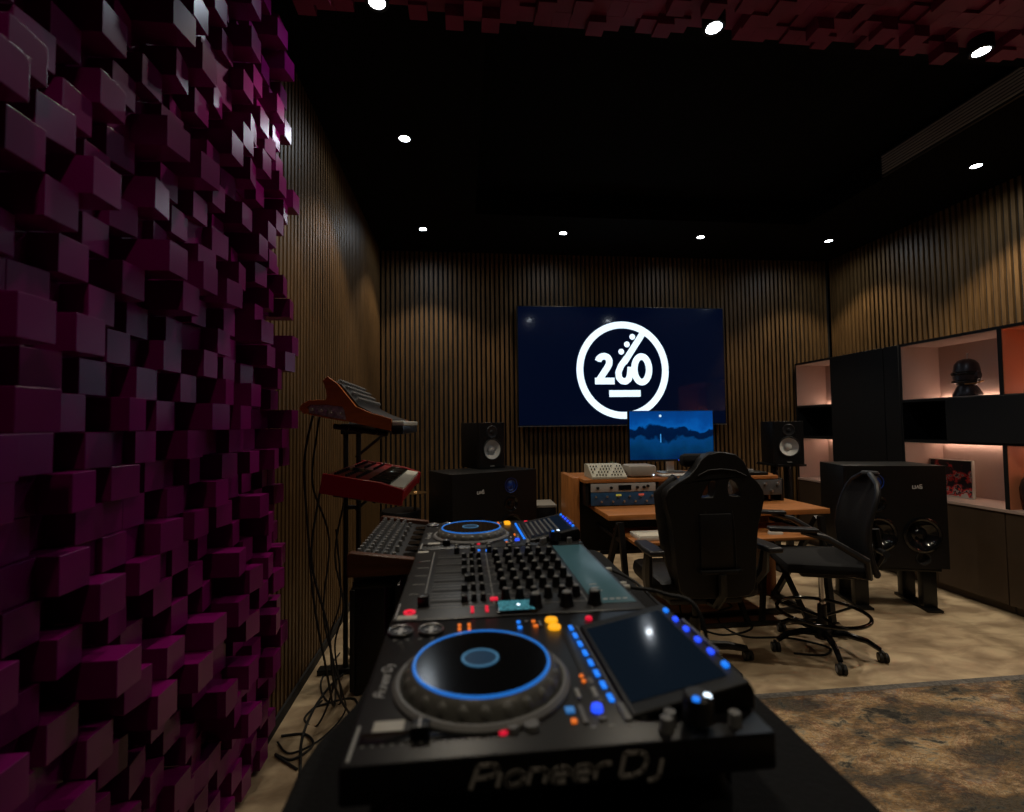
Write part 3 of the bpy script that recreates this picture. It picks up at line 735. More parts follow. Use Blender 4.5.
# slim silver computer keyboard + mouse, white midi keyboard, small plant
t = thing('computer_keyboard', 'slim silver computer keyboard on the desk shelf below the monitor', 'keyboard', (1.66, 3.50, .946))
m = MB(); m.rbox(1.46, 1.88, 3.44, 3.56, .946, .957, .003); m.build('tray', M['silver'], t)
m = MB()
for a in range(5):
    for b in range(14): m.box(1.468 + b * .029, 1.492 + b * .029, 3.447 + a * .022, 3.465 + a * .022, .957, .961)
m.build('keys', M['white'], t, smooth=False)
t = thing('midi_keyboard', 'white slim music keyboard on the pull-out tray, left of the gaming chair', 'keyboard', (1.25, 2.98, .62))
m = MB(); m.rbox(1.08, 1.52, 2.90, 3.08, .62, .645, .003); m.build('body', M['white'], t)
m = MB()
for b in range(25): m.box(1.085 + b * .0172, 1.101 + b * .0172, 2.903, 3.0, .645, .650)
m.build('white_keys', M['keyswhite'], t, smooth=False)
t = thing('computer_mouse', 'white computer mouse on the tray right of the gaming chair', 'mouse', (2.02, 2.97, .62))
m = MB(); m.lathe([(0, .03), (.015, .029), (.026, .022), (.031, .012), (.032, 0), (0, 0)], (0, 0, 0), 24)
for w_ in m.bm.verts: w_.co.x *= 1.6
m.build('shell', M['white'], t, local=True)
m = MB(); m.rbox(.012, .03, -.003, .003, .018, .03, .002); m.build('scroll_wheel', M['grey'], t, local=True)
t = thing('potted_succulent', 'tiny grey-green plant behind the cream drum machine', 'plant', (1.2, 3.78, .946))
m = MB(); m.lathe([(0, 0), (.026, 0), (.034, .06), (.03, .06), (.028, .05), (0, .05)], (1.2, 3.78, .946), 16); m.build('pot', M['boxgrey'], t)
m = MB()
for k in range(26):
    a = random.uniform(0, 2 * PI); q = random.uniform(.3, 1.25)
    p0 = Vector((1.2, 3.78, .995)); d = Vector((math.cos(a) * math.cos(q), math.sin(a) * math.cos(q), math.sin(q)))
    m.cyl(p0, p0 + d * .055, .009, .001, 6); 
m.build('foliage', mat('sage_leaf', (.10, .14, .07), .6), t)
t = thing('desk_controller', 'small black volume controller on the right end of the desk shelf', 'controller', (2.2, 3.52, .946))
m = MB(); m.rbox(2.10, 2.30, 3.44, 3.60, .946, .968, .004); m.build('body', M['plastic'], t)
m = MB(); m.cyl((2.20, 3.52, .968), (2.20, 3.52, .985), .028, .026); m.build('dial', M['grey'], t)
t = thing('paper_box', 'white cardboard box under the desk behind the drafting chair', 'box', (1.93, 3.75, 0))
m = MB(); m.rbox(1.80, 1.945, 3.66, 3.88, .42, .50, .002); m.rbox(1.955, 2.10, 3.66, 3.88, .42, .50, .002); m.build('carton', M['boxgrey'], t)
m = MB(); m.rbox(1.74, 2.16, 3.64, 3.905, .401, .418, .002); m.build('under_shelf', M['darkmetal'], t)
m = MB(); m.rbox(1.74, 1.76, 3.64, 3.905, 0, .40, .002); m.rbox(2.14, 2.16, 3.64, 3.905, 0, .40, .002); m.build('leg', M['darkmetal'], t)

# ------------------------------------------------------------------ gaming chair (its back to the camera)
def gx(X): return (X - 455) * .00119
def gz(Y): return 1.196 - (Y - 53) * .00122
def caster(t, x, y, name='caster'):
    m = MB(); m.cyl((x - .022, y, .026), (x - .006, y, .026), .026, n=18); m.cyl((x + .006, y, .026), (x + .022, y, .026), .026, n=18)
    m.i = 1; m.cyl((x - .023, y, .026), (x - .0225, y, .026), .016, n=18); m.cyl((x + .0225, y, .026), (x + .023, y, .026), .016, n=18)
    m.i = 0; m.rbox(x - .008, x + .008, y - .02, y + .02, .03, .06, .004); m.build(name, [M['rubber'], M['grey']], t, local=True)
t = thing('gaming_chair', 'black racing style gaming chair with its back turned, at the desk', 'chair', (1.28, 2.36, 0), math.radians(-2))
out = [(378, 118), (400, 85), (430, 62), (470, 53), (515, 54), (555, 63), (590, 90), (610, 125), (622, 155), (660, 190), (677, 222), (680, 252), (668, 300), (650, 360), (642, 420), (636, 500), (632, 580), (622, 630), (598, 655), (540, 662), (380, 662), (318, 655), (292, 625), (283, 560), (278, 480), (272, 410), (262, 340), (247, 285), (240, 240), (250, 210), (290, 180), (345, 152)]
h1 = [(405, 225), (398, 242), (447, 242), (460, 215), (464, 185), (455, 168), (432, 180)]
h2 = [(522, 178), (530, 168), (552, 182), (566, 212), (570, 240), (522, 236), (517, 205)]
m = MB(); m.prism([(gx(a), gz(b)) for a, b in out], .0, .075, 'xz', holes=[[(gx(a), gz(b)) for a, b in h] for h in (h1, h2)])
m.build('backrest', M['leather'], t, local=True, bevel=.02)
m = MB()
for s in (-1, 1):   # raised side bolsters, on the sitter's side
    m.tube([(s * .155, .10, gz(600)), (s * .185, .12, gz(480)), (s * .205, .13, gz(340)), (s * .225, .12, gz(240)), (s * .16, .09, gz(165))], [.045, .055, .055, .05, .03], 12)
m.build('side_bolster', M['leather'], t, local=True)
m = MB(); m.rbox(-.14, .14, .06, .13, gz(120), gz(62), .03); m.build('head_cushion', M['fabric'], t, local=True)
m = MB()   # back seams and centre panel
m.tube([(gx(412), -.001, gz(300)), (gx(405), -.001, gz(380)), (gx(400), -.001, gz(540))], .0035, 6)
m.tube([(gx(530), -.001, gz(300)), (gx(538), -.001, gz(380)), (gx(542), -.001, gz(540))], .0035, 6)
m.tube([(gx(385), -.001, gz(150)), (gx(430), -.001, gz(128)), (gx(490), -.001, gz(124)), (gx(550), -.001, gz(132)), (gx(600), -.001, gz(155))], .0035, 6)
m.build('seam', M['rubber'], t, local=True)
m = MB(); m.rbox(-.085, .085, -.012, .01, gz(535), gz(310), .006); m.build('back_panel', M['leather'], t, local=True)
m = MB(); m.rbox(gx(378), gx(562), -.03, -.002, gz(556), gz(541), .004); m.cyl((gx(384), -.036, gz(548)), (gx(384), -.028, gz(548)), .012, n=14); m.cyl((gx(553), -.036, gz(548)), (gx(553), -.028, gz(548)), .012, n=14); m.build('tilt_bar', M['darkmetal'], t, local=True)
m = MB(); m.rbox(-.27, .27, .06, .56, .42, .52, .04); m.build('seat', M['leather'], t, local=True)
m = MB(); m.rbox(-.20, .20, .12, .40, .38, .418, .01); m.build('mechanism', M['darkmetal'], t, local=True)
m = MB(); m.tube([(gx(470), -.022, gz(556)), (gx(472), -.022, gz(640)), (gx(472), .05, .40), (gx(472), .14, .39)], .022, 8); m.build('recline_bracket', M['darkmetal'], t, local=True)
m = MB(); m.cyl((0, .27, .12), (0, .27, .26), .028); m.cyl((0, .27, .26), (0, .27, .38), .014); m.build('gas_lift', M['darkmetal'], t, local=True)
m = MB(); m.lathe([(0, .07), (.05, .07), (.05, .12), (0, .125)], (0, .27, 0), 20)
for k in range(5):
    a = -PI / 2 + .35 + k * 2 * PI / 5; c, s = math.cos(a), math.sin(a)
    m.tube([(.03 * c, .27 + .03 * s, .10), (.18 * c, .27 + .18 * s, .09), (.30 * c, .27 + .30 * s, .065)], [.03, .024, .018], 8)
m.build('star_base', M['plastic'], t, local=True)
for k in range(5):
    a = -PI / 2 + .35 + k * 2 * PI / 5; caster(t, .31 * math.cos(a), .27 + .31 * math.sin(a))
for s in (-1, 1):
    m = MB(); m.prism([(s * .27, -.02), (s * .35, -.02), (s * .36, .08), (s * .35, .24), (s * .28, .24), (s * .265, .1)], .675, .705, 'xy')
    p = m.build('armrest_pad', M['plastic2'], t, local=True, bevel=.012)
    m = MB(); m.tube([(s * .32, .10, .674), (s * .32, .12, .56), (s * .29, .2, .44), (s * .16, .24, .40)], [.022, .03, .024, .02], 8); m.build('armrest_support', M['plastic2'], t, local=True)

# ------------------------------------------------------------------ drafting chair
t = thing('drafting_chair', 'black mesh drafting chair with a chrome foot ring and arms', 'chair', (2.10, 2.68, 0), math.radians(-19))
# local axes: it faces -x
m = MB(); m.rbox(-.25, .18, -.23, .23, .50, .56, .025); m.build('seat', M['fabric'], t, local=True)
m = MB(); m.rbox(-.14, .14, -.12, .12, .455, .499, .01); m.tube([(.12, 0, .475), (.26, 0, .48), (.31, 0, .56), (.29, 0, .72)], [.03, .028, .025, .022], 8); m.build('mechanism', M['plastic'], t, local=True)
m = MB(); m.cyl((0, 0, .26), (0, 0, .455), .014); m.build('gas_lift', M['chrome'], t, local=True)
m = MB(); m.cyl((0, 0, .10), (0, 0, .27), .028, .024); m.lathe([(0, .09), (.045, .09), (.05, .13), (.03, .14), (0, .14)], (0, 0, 0), 20); m.build('column_sleeve', M['plastic'], t, local=True)
m = MB(); N_ = 40; m.tube([(.235 * math.cos(2 * PI * k / N_), .235 * math.sin(2 * PI * k / N_), .225) for k in range(N_)], .011, 10, closed=True)
for a in (.5, .5 + 2 * PI / 3, .5 + 4 * PI / 3): m.tube([(.025 * math.cos(a), .025 * math.sin(a), .20), (.235 * math.cos(a), .235 * math.sin(a), .225)], .008, 8)
m.build('foot_ring', mat('black_chrome', (.08, .08, .08), .12, metal=1), t, local=True)
m = MB(); CA = [math.radians(d) + math.radians(19) for d in (-37, -112, 174, 105, 30)]
m.lathe([(0, .075), (.045, .075), (.045, .11), (0, .112)], (0, 0, 0), 20)
for a in CA:
    c, s = math.cos(a), math.sin(a)
    m.tube([(.02 * c, .02 * s, .105), (.12 * c, .12 * s, .115), (.21 * c, .21 * s, .10), (.27 * c, .27 * s, .065)], [.022, .019, .016, .014], 8)
m.build('star_base', M['gloss'], t, local=True)
for a in CA: caster(t, .28 * math.cos(a), .28 * math.sin(a))
# backrest: curved mesh panel with an S-shaped rim
def back_pt(u, v):   # u -1..1 across, v 0..1 up
    wdt = .200 * (1 - .08 * (2 * v - 1) ** 2) * math.sqrt(max(.05, 1 - (max(0, v - .72) / .285) ** 2.4))
    x = .262 - .045 * math.sin(v * PI * 1.3) + .01 * v - .05 * u * u
    return Vector((x - .0 , u * wdt, .50 + v * .54))
m = MB(); g = [[m.v(back_pt(-1 + a / 7, b / 12)) for a in range(15)] for b in range(13)]
for b in range(12):
    for a in range(14): m.f([g[b][a], g[b][a + 1], g[b + 1][a + 1], g[b + 1][a]])
o = m.build('backrest_mesh', M['mesh'], t, local=True, recalc=False)
sm = o.modifiers.new('thick', 'SOLIDIFY'); sm.thickness = .012
rim = [back_pt(-1, b / 12) for b in range(13)] + [back_pt(-1 + a / 7, 1) for a in range(1, 14)] + [back_pt(1, 1 - b / 12) for b in range(13)] + [back_pt(1 - a / 7, 0) for a in range(1, 14)]
m = MB(); m.tube(rim, .015, 8, closed=True); m.build('backrest_rim', M['plastic2'], t, local=True)
m = MB(); m.tube([(.262, -.18, .62), (.30, -.06, .60), (.30, .06, .60), (.262, .18, .62)], .018, 8); m.build('lumbar_bar', M['plastic2'], t, local=True)
for s in (-1, 1):
    m = MB(); m.rbox(-.35, -.10, s * .27 - .035, s * .27 + .035, .745, .768, .01); m.build('armrest_pad', M['plastic2'], t, local=True)
    m = MB(); m.tube([(-.18, s * .27, .744), (-.06, s * .275, .715), (.13, s * .265, .60), (.16, s * .22, .50), (.08, s * .12, .49)], [.014, .018, .02, .018, .016], 8); m.build('armrest_support', M['plastic2'], t, local=True)

# ------------------------------------------------------------------ DJ table
t = thing('dj_table', 'black cloth covered table carrying the decks and mixer', 'table', (.13, 1.0, 0))
def rrect(x0, x1, y0, y1, r, n=6):
    o = []
    for cx, cy_, a0 in ((x1 - r, y1 - r, 0), (x0 + r, y1 - r, 90), (x0 + r, y0 + r, 180), (x1 - r, y0 + r, 270)):
        for k in range(n + 1): a = math.radians(a0 + 90 * k / n); o.append((cx + r * math.cos(a), cy_ + r * math.sin(a)))
    return o
TOPL = [(.40, 1.66), (-.10, 1.66), (-.15, 1.64), (-.166, 1.59), (-.166, .86), (-.172, .80), (-.188, .755), (-.205, .71), (-.212, .66), (-.208, .30), (-.19, .24), (-.15, .22), (.40, .22), (.445, .235), (.465, .28), (.465, 1.60), (.45, 1.645)]
m = MB(); m.prism(TOPL, .885, .915, 'xy'); m.build('tabletop', M['fabric'], t, bevel=.008)
m = MB(); base = [(x * .985 + .002, y * .99 + .009) for x, y in TOPL]; n = len(base)
rings = []
for zi, z in enumerate((.886, .6, .3, .02)):
    rings.append([m.v((x + .006 * zi * math.sin(k * 2.1), y + .006 * zi * math.cos(k * 2.1), z)) for k, (x, y) in enumerate(base)])
for A, B in zip(rings, rings[1:]):
    for k in range(n): m.f([A[k], A[(k + 1) % n], B[(k + 1) % n], B[k]])
o = m.build('cloth_skirt', M['fabric'], t)
for x, y in ((-.13, .32), (.39, .32), (-.13, 1.57), (.39, 1.57)):
    m = MB(); m.cyl((x, y, 0), (x, y, .884), .02, n=12); m.build('leg', M['darkmetal'], t)

# ------------------------------------------------------------------ lettering
GLY = {'P': ([[(0, 0), (.08, .98), (.45, 1), (.62, .93), (.68, .75), (.62, .55), (.45, .47), (.10, .45)]], .78),
       'i': ([[(0, 0), (0, .62)]], .2), 'o': ([[(.27 + .27 * math.cos(a * PI / 6), .31 + .31 * math.sin(a * PI / 6)) for a in range(13)]], .70),
       'n': ([[(0, 0), (0, .62), (.30, .62), (.44, .55), (.48, .42), (.48, 0)]], .64),
       'e': ([[(.0, .33), (.54, .33), (.52, .50), (.40, .61), (.20, .62), (.05, .52), (0, .33), (.05, .10), (.20, 0), (.48, 0)]], .68),
       'r': ([[(0, 0), (0, .42), (.08, .56), (.22, .62), (.42, .62)]], .50), ' ': ([], .28),
       'D': ([[(0, 0), (0, 1), (.42, 1), (.66, .88), (.74, .6), (.68, .2), (.45, 0), (0, 0)]], .92),
       'J': ([[(.30, .62), (.30, -.10), (.20, -.26), (-.02, -.28)]], .5)}
def lettering(m, text, fn, h, w=.13, slant=.22, sx=1.0):
    x = 0
    for ch in text:
        st, adv = GLY[ch]
        for s in st: m.stroke([((x + u * sx) * h + v * h * slant, v * h) for u, v in s], w * h, fn, .0006)
        x += adv * sx
    return x * h

# ------------------------------------------------------------------ media player
def media_player(loc, label, stripes=False):
    t = thing('media_player', label, 'dj deck', loc, 0, 'pair of media players either side of the mixer')
    W, D = .432, .328
    LP = lambda n, mb, k, **kw: mb.build(n, M[k] if isinstance(k, str) else k, t, local=True, **kw)
    m = MB(); m.rbox(0, W, 0, D, .082, .12, .004); LP('top_deck', m, 'deck')
    m = MB(); m.rbox(.02, W - .02, .05, D - .03, .03, .0815, .004); LP('lower_body', m, 'plastic')
    for x, y in ((.06, .05), (.375, .045), (.06, .28), (.375, .28)):
        m = MB(); m.lathe([(0, 0), (.027, 0), (.029, .008), (.029, .04), (.022, .05), (.022, .0815), (0, .0815)], (x, y, 0), 24); LP('foot', m, 'plastic2')
    # jog wheel
    jx, jy = .139, .137
    m = MB(); m.lathe([(.108, .1195), (.108, .124), (.104, .1275), (.100, .1275), (.098, .124), (.097, .121)], (jx, jy, 0), 64); pl = LP('jog_bezel', m, 'grey')
    m = MB(); m.lathe([(.0965, .1205), (.0955, .128), (.092, .136), (.086, .1425), (.0845, .1435)], (jx, jy, 0), 64)
    for k in range(24):
        a = 2 * PI * k / 24; c, s = math.cos(a), math.sin(a)
        m.lathe([(.0, .0032), (.004, .0026), (.0075, 0)], (jx + .0915 * c, jy + .0915 * s, .1345), 10, (c * .75, s * .75, .66))
    jw = LP('jog_wheel', m, mat('jog_grey', (.16, .16, .145), .35))
    m = MB(); m.lathe([(.0845, .1435), (.0835, .1460), (.0815, .1460), (.0805, .1448)], (jx, jy, 0), 64); o = m.build('light_ring', M['blueglow'], jw, local=True)
    m = MB(); m.lathe([(.0, .1448), (.0805, .1448)], (jx, jy, 0), 64); m.build('jog_plate', M['gloss'], jw, local=True)
    m = MB(); m.lathe([(0, .1451), (.020, .1451)], (jx - .002, jy + .004, 0), 40); m.build('jog_display', M['jogdisc'], jw, local=True)
    m = MB(); m.lathe([(.020, .1451), (.020, .1458), (.0235, .1458), (.0235, .1451)], (jx - .002, jy + .004, 0), 40); m.build('display_rim', M['jogrim'], jw, local=True)
    # play / cue round buttons at the far left
    for x in (.021, .067):
        m = MB(); m.lathe([(.0195, .12), (.0195, .1235), (.017, .1245), (.0165, .1225), (0, .1225)], (x, .287, 0), 32); b = LP('round_button', m, 'silver' if 0 else 'plastic2')
        m = MB(); m.lathe([(.0195, .1235), (.0185, .1252), (.017, .1245)], (x, .287, 0), 32); m.build('button_rim', M['silver'], b, local=True)
        m = MB(); m.box(x - .003, x + .003, .275, .299, .1226, .1232); m.box(x - .009, x + .009, .285, .289, .1226, .1230); m.build('button_mark', M['print'], b, local=True, smooth=False)
    def btn(name, x, y, w_, d_, k, z=.12, h=.003):
        m = MB(); m.rbox(x - w_ / 2, x + w_ / 2, y - d_ / 2, y + d_ / 2, z, z + h, .001); return LP(name, m, k)
    btn('orange_led', .110, .300, .005, .008, 'orangeled'); btn('orange_led', .110, .285, .005, .008, 'orangeled')
    btn('orange_led', .125, .300, .005, .008, 'orangeled'); btn('orange_led', .125, .285, .005, .008, 'orangeled')
    btn('blue_led', .203, .300, .006, .006, 'blueled'); btn('blue_led', .203, .280, .007, .007, 'blueled')
    btn('white_key', .216, .300, .006, .006, 'grey'); btn('orange_led', .227, .300, .006, .006, 'orangeled'); btn('orange_led', .228, .282, .007, .007, 'orangeled')
    btn('white_key', .236, .290, .004, .020, 'grey')
    for y in (.301, .274):
        m = MB(); m.lathe([(0, .1245), (.0095, .124), (.0105, .12)], (.256, y, 0), 20); LP('amber_button', m, 'amber')
    m = MB(); m.lathe([(0, .1245), (.005, .124), (.006, .12)], (.317, .300, 0), 16); LP('red_button', m, 'redled')
    for k in range(8):
        btn('hot_cue_button', .2805 + k * .0004, .268 - k * .0272, .0062, .0145, 'blueled', h=.003)
    btn('divider_bar', .2905, .17, .0022, .21, 'grey', h=.002)
    btn('ribbed_pad', .268, .17, .010, .20, 'plastic2', h=.0015)
    for k in range(7): btn('marking', .016 + .018 * k if k < 4 else .17 + .02 * k, .262 if k < 4 else .030, .006, .002, 'printdim', h=.0004)
    for x, y in ((.262, .128), (.262, .116)): btn('orange_led', x, y, .005, .005, 'orangeled')
    btn('grey_key', .270, .115, .006, .014, 'grey'); btn('grey_key', .248, .090, .005, .020, 'printdim'); btn('grey_key', .268, .090, .005, .020, 'printdim')
    btn('blue_key', .232, .060, .010, .010, mat('soft_blue_key', (.05, .15, .3), .4, emit=(.03, .18, .5), estr=.7)); btn('orange_led', .232, .040, .006, .006, 'orangeled')
    btn('grey_key', .244, .050, .005, .032, 'grey')
    m = MB(); m.lathe([(0, .126), (.006, .1255), (.0068, .12)], (.262, .058, 0), 16); LP('blue_button', m, 'blueled2'); btn('grey_key', .263, .040, .008, .006, 'grey')
    btn('grey_key', .290, .050, .008, .032, 'grey'); btn('grey_key', .306, .055, .010, .038, 'grey')
    # tempo slider along the near edge
    m = MB(); m.rbox(.012, .152, .028, .046, .1201, .1215, .001); LP('slider_plate', m, 'gloss')
    m = MB()
    for k in range(14): m.box(.016 + k * .0095, .018 + k * .0095, .0255, .0275, .12, .1204)
    LP('slider_scale', m, 'printdim', smooth=False)
    m = MB(); m.rbox(.062, .082, .029, .045, .1216, .1335, .002); c_ = LP('slider_cap', m, 'plastic'); m = MB(); m.box(.071, .073, .029, .045, .1336, .1342); m.build('cap_line', M['print'], c_, local=True, smooth=False)
    m = MB(); m.rbox(.022, .054, .048, .066, .1200, .1206, .0003); LP('sticker', m, 'white')
    m = MB(); m.lathe([(0, .1235), (.0045, .123), (.005, .12)], (.156, .032, 0), 16); LP('red_button', m, 'redled')
    m = MB(); m.lathe([(0, .1260), (.006, .1255), (.0068, .12)], (.166, .034, 0), 16); LP('grey_button', m, 'grey')
    m = MB(); m.lathe([(0, .1260), (.008, .1255), (.0088, .12)], (.186, .036, 0), 16); LP('grey_button', m, 'grey')
    # raised screen unit
    def wz(x): return .125 + (x - .295) * .20
    m = MB(); m.prism([(.293, .1201), (.295, wz(.295)), (.427, wz(.427)), (.433, .141), (.433, .121)], .036, .268, 'xz'); su = LP('screen_unit', m, 'plastic', bevel=.003)
    def quad(x0, x1, y0, y1, z, name, k, h=.0012):
        m = MB(); a = [m.v((x, y, wz(x) + zz)) for zz in (.0002, h) for x, y in ((x0, y0), (x1, y0), (x1, y1), (x0, y1))]
        for q in ((4, 5, 6, 7), (0, 1, 5, 4), (1, 2, 6, 5), (2, 3, 7, 6), (3, 0, 4, 7)): m.f([a[j] for j in q])
        return m.build(name, M[k] if isinstance(k, str) else k, su, local=True, smooth=False)
    quad(.300, .412, .056, .247, 0, 'screen', 'screen')
    if stripes:
        for k in range(6): quad(.306 + k * .014, .311 + k * .014, .075, .235, 0, 'reflection_stripe', mat('reflection_stripe', (.02, .02, .02), .2, emit=(.05, .048, .042), estr=1), .0016)  # reflected bands on the glass, painted as faintly glowing strips
    for k in range(6): quad(.4175, .4225, .234 - k * .033, .2435 - k * .033, 0, 'screen_button', 'blueled2' if 0 < k < 5 else 'blueled', .004)
    quad(.4265, .429, .10, .20, 0, 'grey_strip', 'grey', .003)
    # rotary selector at the near end of the screen
    m = MB(); m.lathe([(0, .146), (.012, .146), (.015, .143), (.016, .120)], (.358, .018, .008), 24); k_ = LP('rotary_selector', m, 'plastic2')
    for x, y in ((.352, .006), (.366, .010)):
        m = MB(); m.lathe([(0, .155), (.0036, .1545), (.0045, .1522)], (x, y + .003, .0), 12); m.build('selector_light', M['blueled'] if x < .36 else M['whiteled'], k_, local=True)
    for x in (.323, .331, .397): m = MB(); m.lathe([(0, .134), (.006, .133), (.0075, .12)], (x, .016 if x != .331 else .026, 0), 16); LP('grey_button', m, 'grey')
    # lettering
    m = MB(); fn = lambda u, v, d: (.122 + u, -.0006 - d, .0905 + v); lettering(m, 'Pioneer DJ', fn, .0215, .19, .25, 1.52); LP('side_lettering', m, 'printdim2', smooth=False)
    m = MB(); fn = lambda u, v, d: (.024 - v, .112 + u, .1202 + d); lettering(m, 'Pioneer DJ', fn, .012, .16, .2, 1.1); LP('top_lettering', m, 'print', smooth=False)
    m = MB(); m.box(.006, .009, .006, .060, .1201, .1206); LP('edge_lettering_bar', m, 'printdim', smooth=False)
    return t
M['jackpanel'] = mat('pale_violet_panel', (.55, .50, .55), .5, noise=.5, nscale=70)
M['printdim2'] = mat('grey_lettering', (.62, .58, .54), .5)
media_player((-.118, .470, .9155), 'nearest black media player with a lit blue jog ring, facing left')
media_player((-.118, 1.252, .9155), 'farther media player beyond the mixer, its screen painted with pale reflected bands', True)

# ------------------------------------------------------------------ mixer
t = thing('dj_mixer', 'wide black mixer full of knobs and faders between the two players', 'mixer', (-.118, .803, .9155))
LP = lambda n, mb, k, **kw: mb.build(n, M[k] if isinstance(k, str) else k, t, local=True, **kw)
MD, MW = .428, .444
m = MB(); m.rbox(0, MD, 0, MW, .03, .12, .004); LP('body', m, mat('mixer_panel', (.011, .011, .012), .36, spec=.4))
for x, y in ((.04, .04), (.38, .04), (.04, .40), (.38, .40)):
    m = MB(); m.cyl((x, y, 0), (x, y, .029), .018, n=16); LP('foot', m, 'rubber')
ksrc = {}; M['capgrey'] = mat('knob_cap_grey', (.26, .26, .25), .4)
def knob(x, y, r=.0085, h=.02, name='knob', body='plastic', mark='capgrey', parent=None):
    key = (r, h, name, body)
    if key not in ksrc:
        m = MB(); m.lathe([(r * 1.15, 0), (r * 1.1, h * .15), (r, h * .2), (r * .85, h * .95), (r * .7, h), (0, h)], (0, 0, 0), 18)
        m.i = 1; m.lathe([(r * .62, h), (r * .55, h + .0008), (0, h + .0008)], (0, 0, 0), 14); m.box(-r * .12, r * .12, 0, r * .8, h, h + .0012); m.box(-r * .14, r * .14, r * .78, r * 1.02, h * .3, h)
        ksrc[key] = part_mesh(m, name, [M[body], M[mark]], parent or t, (x, y, .12), rz=random.uniform(-.5, .5))
        return
    inst(ksrc[key], parent or t, (x, y, .12), random.uniform(-.6, .6))
CH_Y = [.075 + k * .056 for k in range(6)]
for yk in CH_Y:
    for x in (.192, .218, .244, .270, .296, .322): knob(x, yk, .0078, .019)
for x, yk in ((.345, .02), (.295, .018), (.24, .018)): knob(x, yk + .012, .0115, .024, 'large_knob')
for x in (.135, .152): 
    for yk in CH_Y: knob(x, yk, .0055, .012, 'small_knob')
for yk in (.398, .424):
    for x in (.10, .14, .18, .23, .28): knob(x, yk, .0065, .015, 'side_knob')
# channel faders
for yk in CH_Y:
    m = MB(); m.rbox(.058, .128, yk - .0035, yk + .0035, .1201, .1209, .0003); s_ = LP('fader_slot', m, 'rubber')
    xf = .118 if yk != CH_Y[2] else .124
    m = MB(); m.rbox(xf - .006, xf + .006, yk - .010, yk + .010, .121, .133, .002); c_ = m.build('fader_cap', M['plastic2'], s_, local=True)
m = MB()
for k, yk in enumerate(CH_Y + [CH_Y[-1] + .056]): m.box(.056, .335, yk - .0285, yk - .0275, .1201, .1204)
m.box(.335, .336, .01, .43, .1201, .1204); m.box(.170, .171, .047, .40, .1201, .1204); m.box(.1285, .129, .047, .40, .1201, .1204)
for yk in CH_Y: m.box(.056, .130, yk + .011, yk + .0122, .1201, .1204); m.box(.056, .130, yk - .0125, yk - .0115, .1201, .1204)
LP('channel_line', m, 'printdim', smooth=False)
m = MB()
random.seed(3)
for k in range(90):
    x = random.choice((.17, .182, .205, .231, .257, .283, .309, .335)) ; y = random.choice(CH_Y) + random.choice((-.018, .018, 0))
    m.box(x - .003, x + .003, y - .001, y + .001, .1201, .1204)
LP('panel_print', m, 'printdim', smooth=False)
m = MB(); m.box(.045, .0475, .07, .40, .1201, .1245); LP('crossfader_rail', m, mat('rail', (.25, .25, .24), .35), smooth=False)
m = MB(); m.rbox(.036, .056, .058, .076, .121, .137, .002); LP('crossfader_cap', m, 'plastic2')
m = MB()
for k in range(5): m.box(.016, .04, .12 + k * .055, .122 + k * .055, .1201, .1204)
LP('crossfader_scale', m, 'printdim', smooth=False)
m = MB(); m.lathe([(.006, 0), (.010, 0), (.010, .0025), (.006, .0025)], (.026, .031, .1201), 24); LP('red_button', m, 'redled')
m = MB(); m.rbox(.008, .040, .004, .020, .1201, .1207, .0003); LP('sticker', m, 'white')
m = MB(); m.rbox(.004, .006, .008, .075, .1201, .1206, .0003); LP('edge_lettering_bar', m, 'print')
m = MB(); m.rbox(.004, .03, .415, .43, .1201, .1206, .0003); LP('sticker', m, 'white')
for x in (.131, .156):
    for y in (.020, .030, .040):
        m = MB(); m.rbox(x - .003, x + .003, y - .003, y + .003, .12, .1225, .001); LP('red_led', m, 'redled')
m = MB(); m.rbox(.164, .178, .068, .080, .12, .1235, .001); LP('red_key', m, 'redled')
m = MB(); m.rbox(.172, .240, .006, .058, .1201, .124, .001); d_ = LP('display', m, 'gloss')
m = MB(); m.box(.176, .236, .011, .054, .1241, .1245); d2 = m.build('display_picture', M['lcd'], d_, local=True, smooth=False)
m = MB(); m.box(.208, .213, .030, .036, .1246, .1248); m.build('display_highlight', M['whiteled'], d2, local=True, smooth=False)
for x, y in ((.155, .415), (.175, .412), (.175, .402), (.222, .420), (.222, .405)):
    m = MB(); m.rbox(x - .003, x + .003, y - .003, y + .003, .12, .1235, .001); LP('blue_led', m, 'blueled')
m = MB(); m.rbox(.345, .420, .030, .435, .1201, .1209, .0004); LP('rear_reflection_strip', m, mat('painted_blue_reflection', (.07, .19, .24), .3))  # teal base colour stands in for blue screen light reflected here
m = MB()
for k in range(4): m.box(.365 + k * .012, .373 + k * .012, .045, .050, .121, .1214)
for k in range(3): m.box(.36, .376, .09 + k * .018, .093 + k * .018, .121, .1214)
LP('rear_print', m, 'print', smooth=False)
for k, (x, y) in enumerate(((.434, .04), (.434, .205), (.434, .225), (.434, .33))):
    m = MB(); m.cyl((.428, y, .085), (.468, y, .085), .006, n=12); m.i = 1; m.cyl((.4285, y, .085), (.44, y, .085), .008, n=12); LP('connector', m, [M['white'], M['silver']] if 0 else 'white')

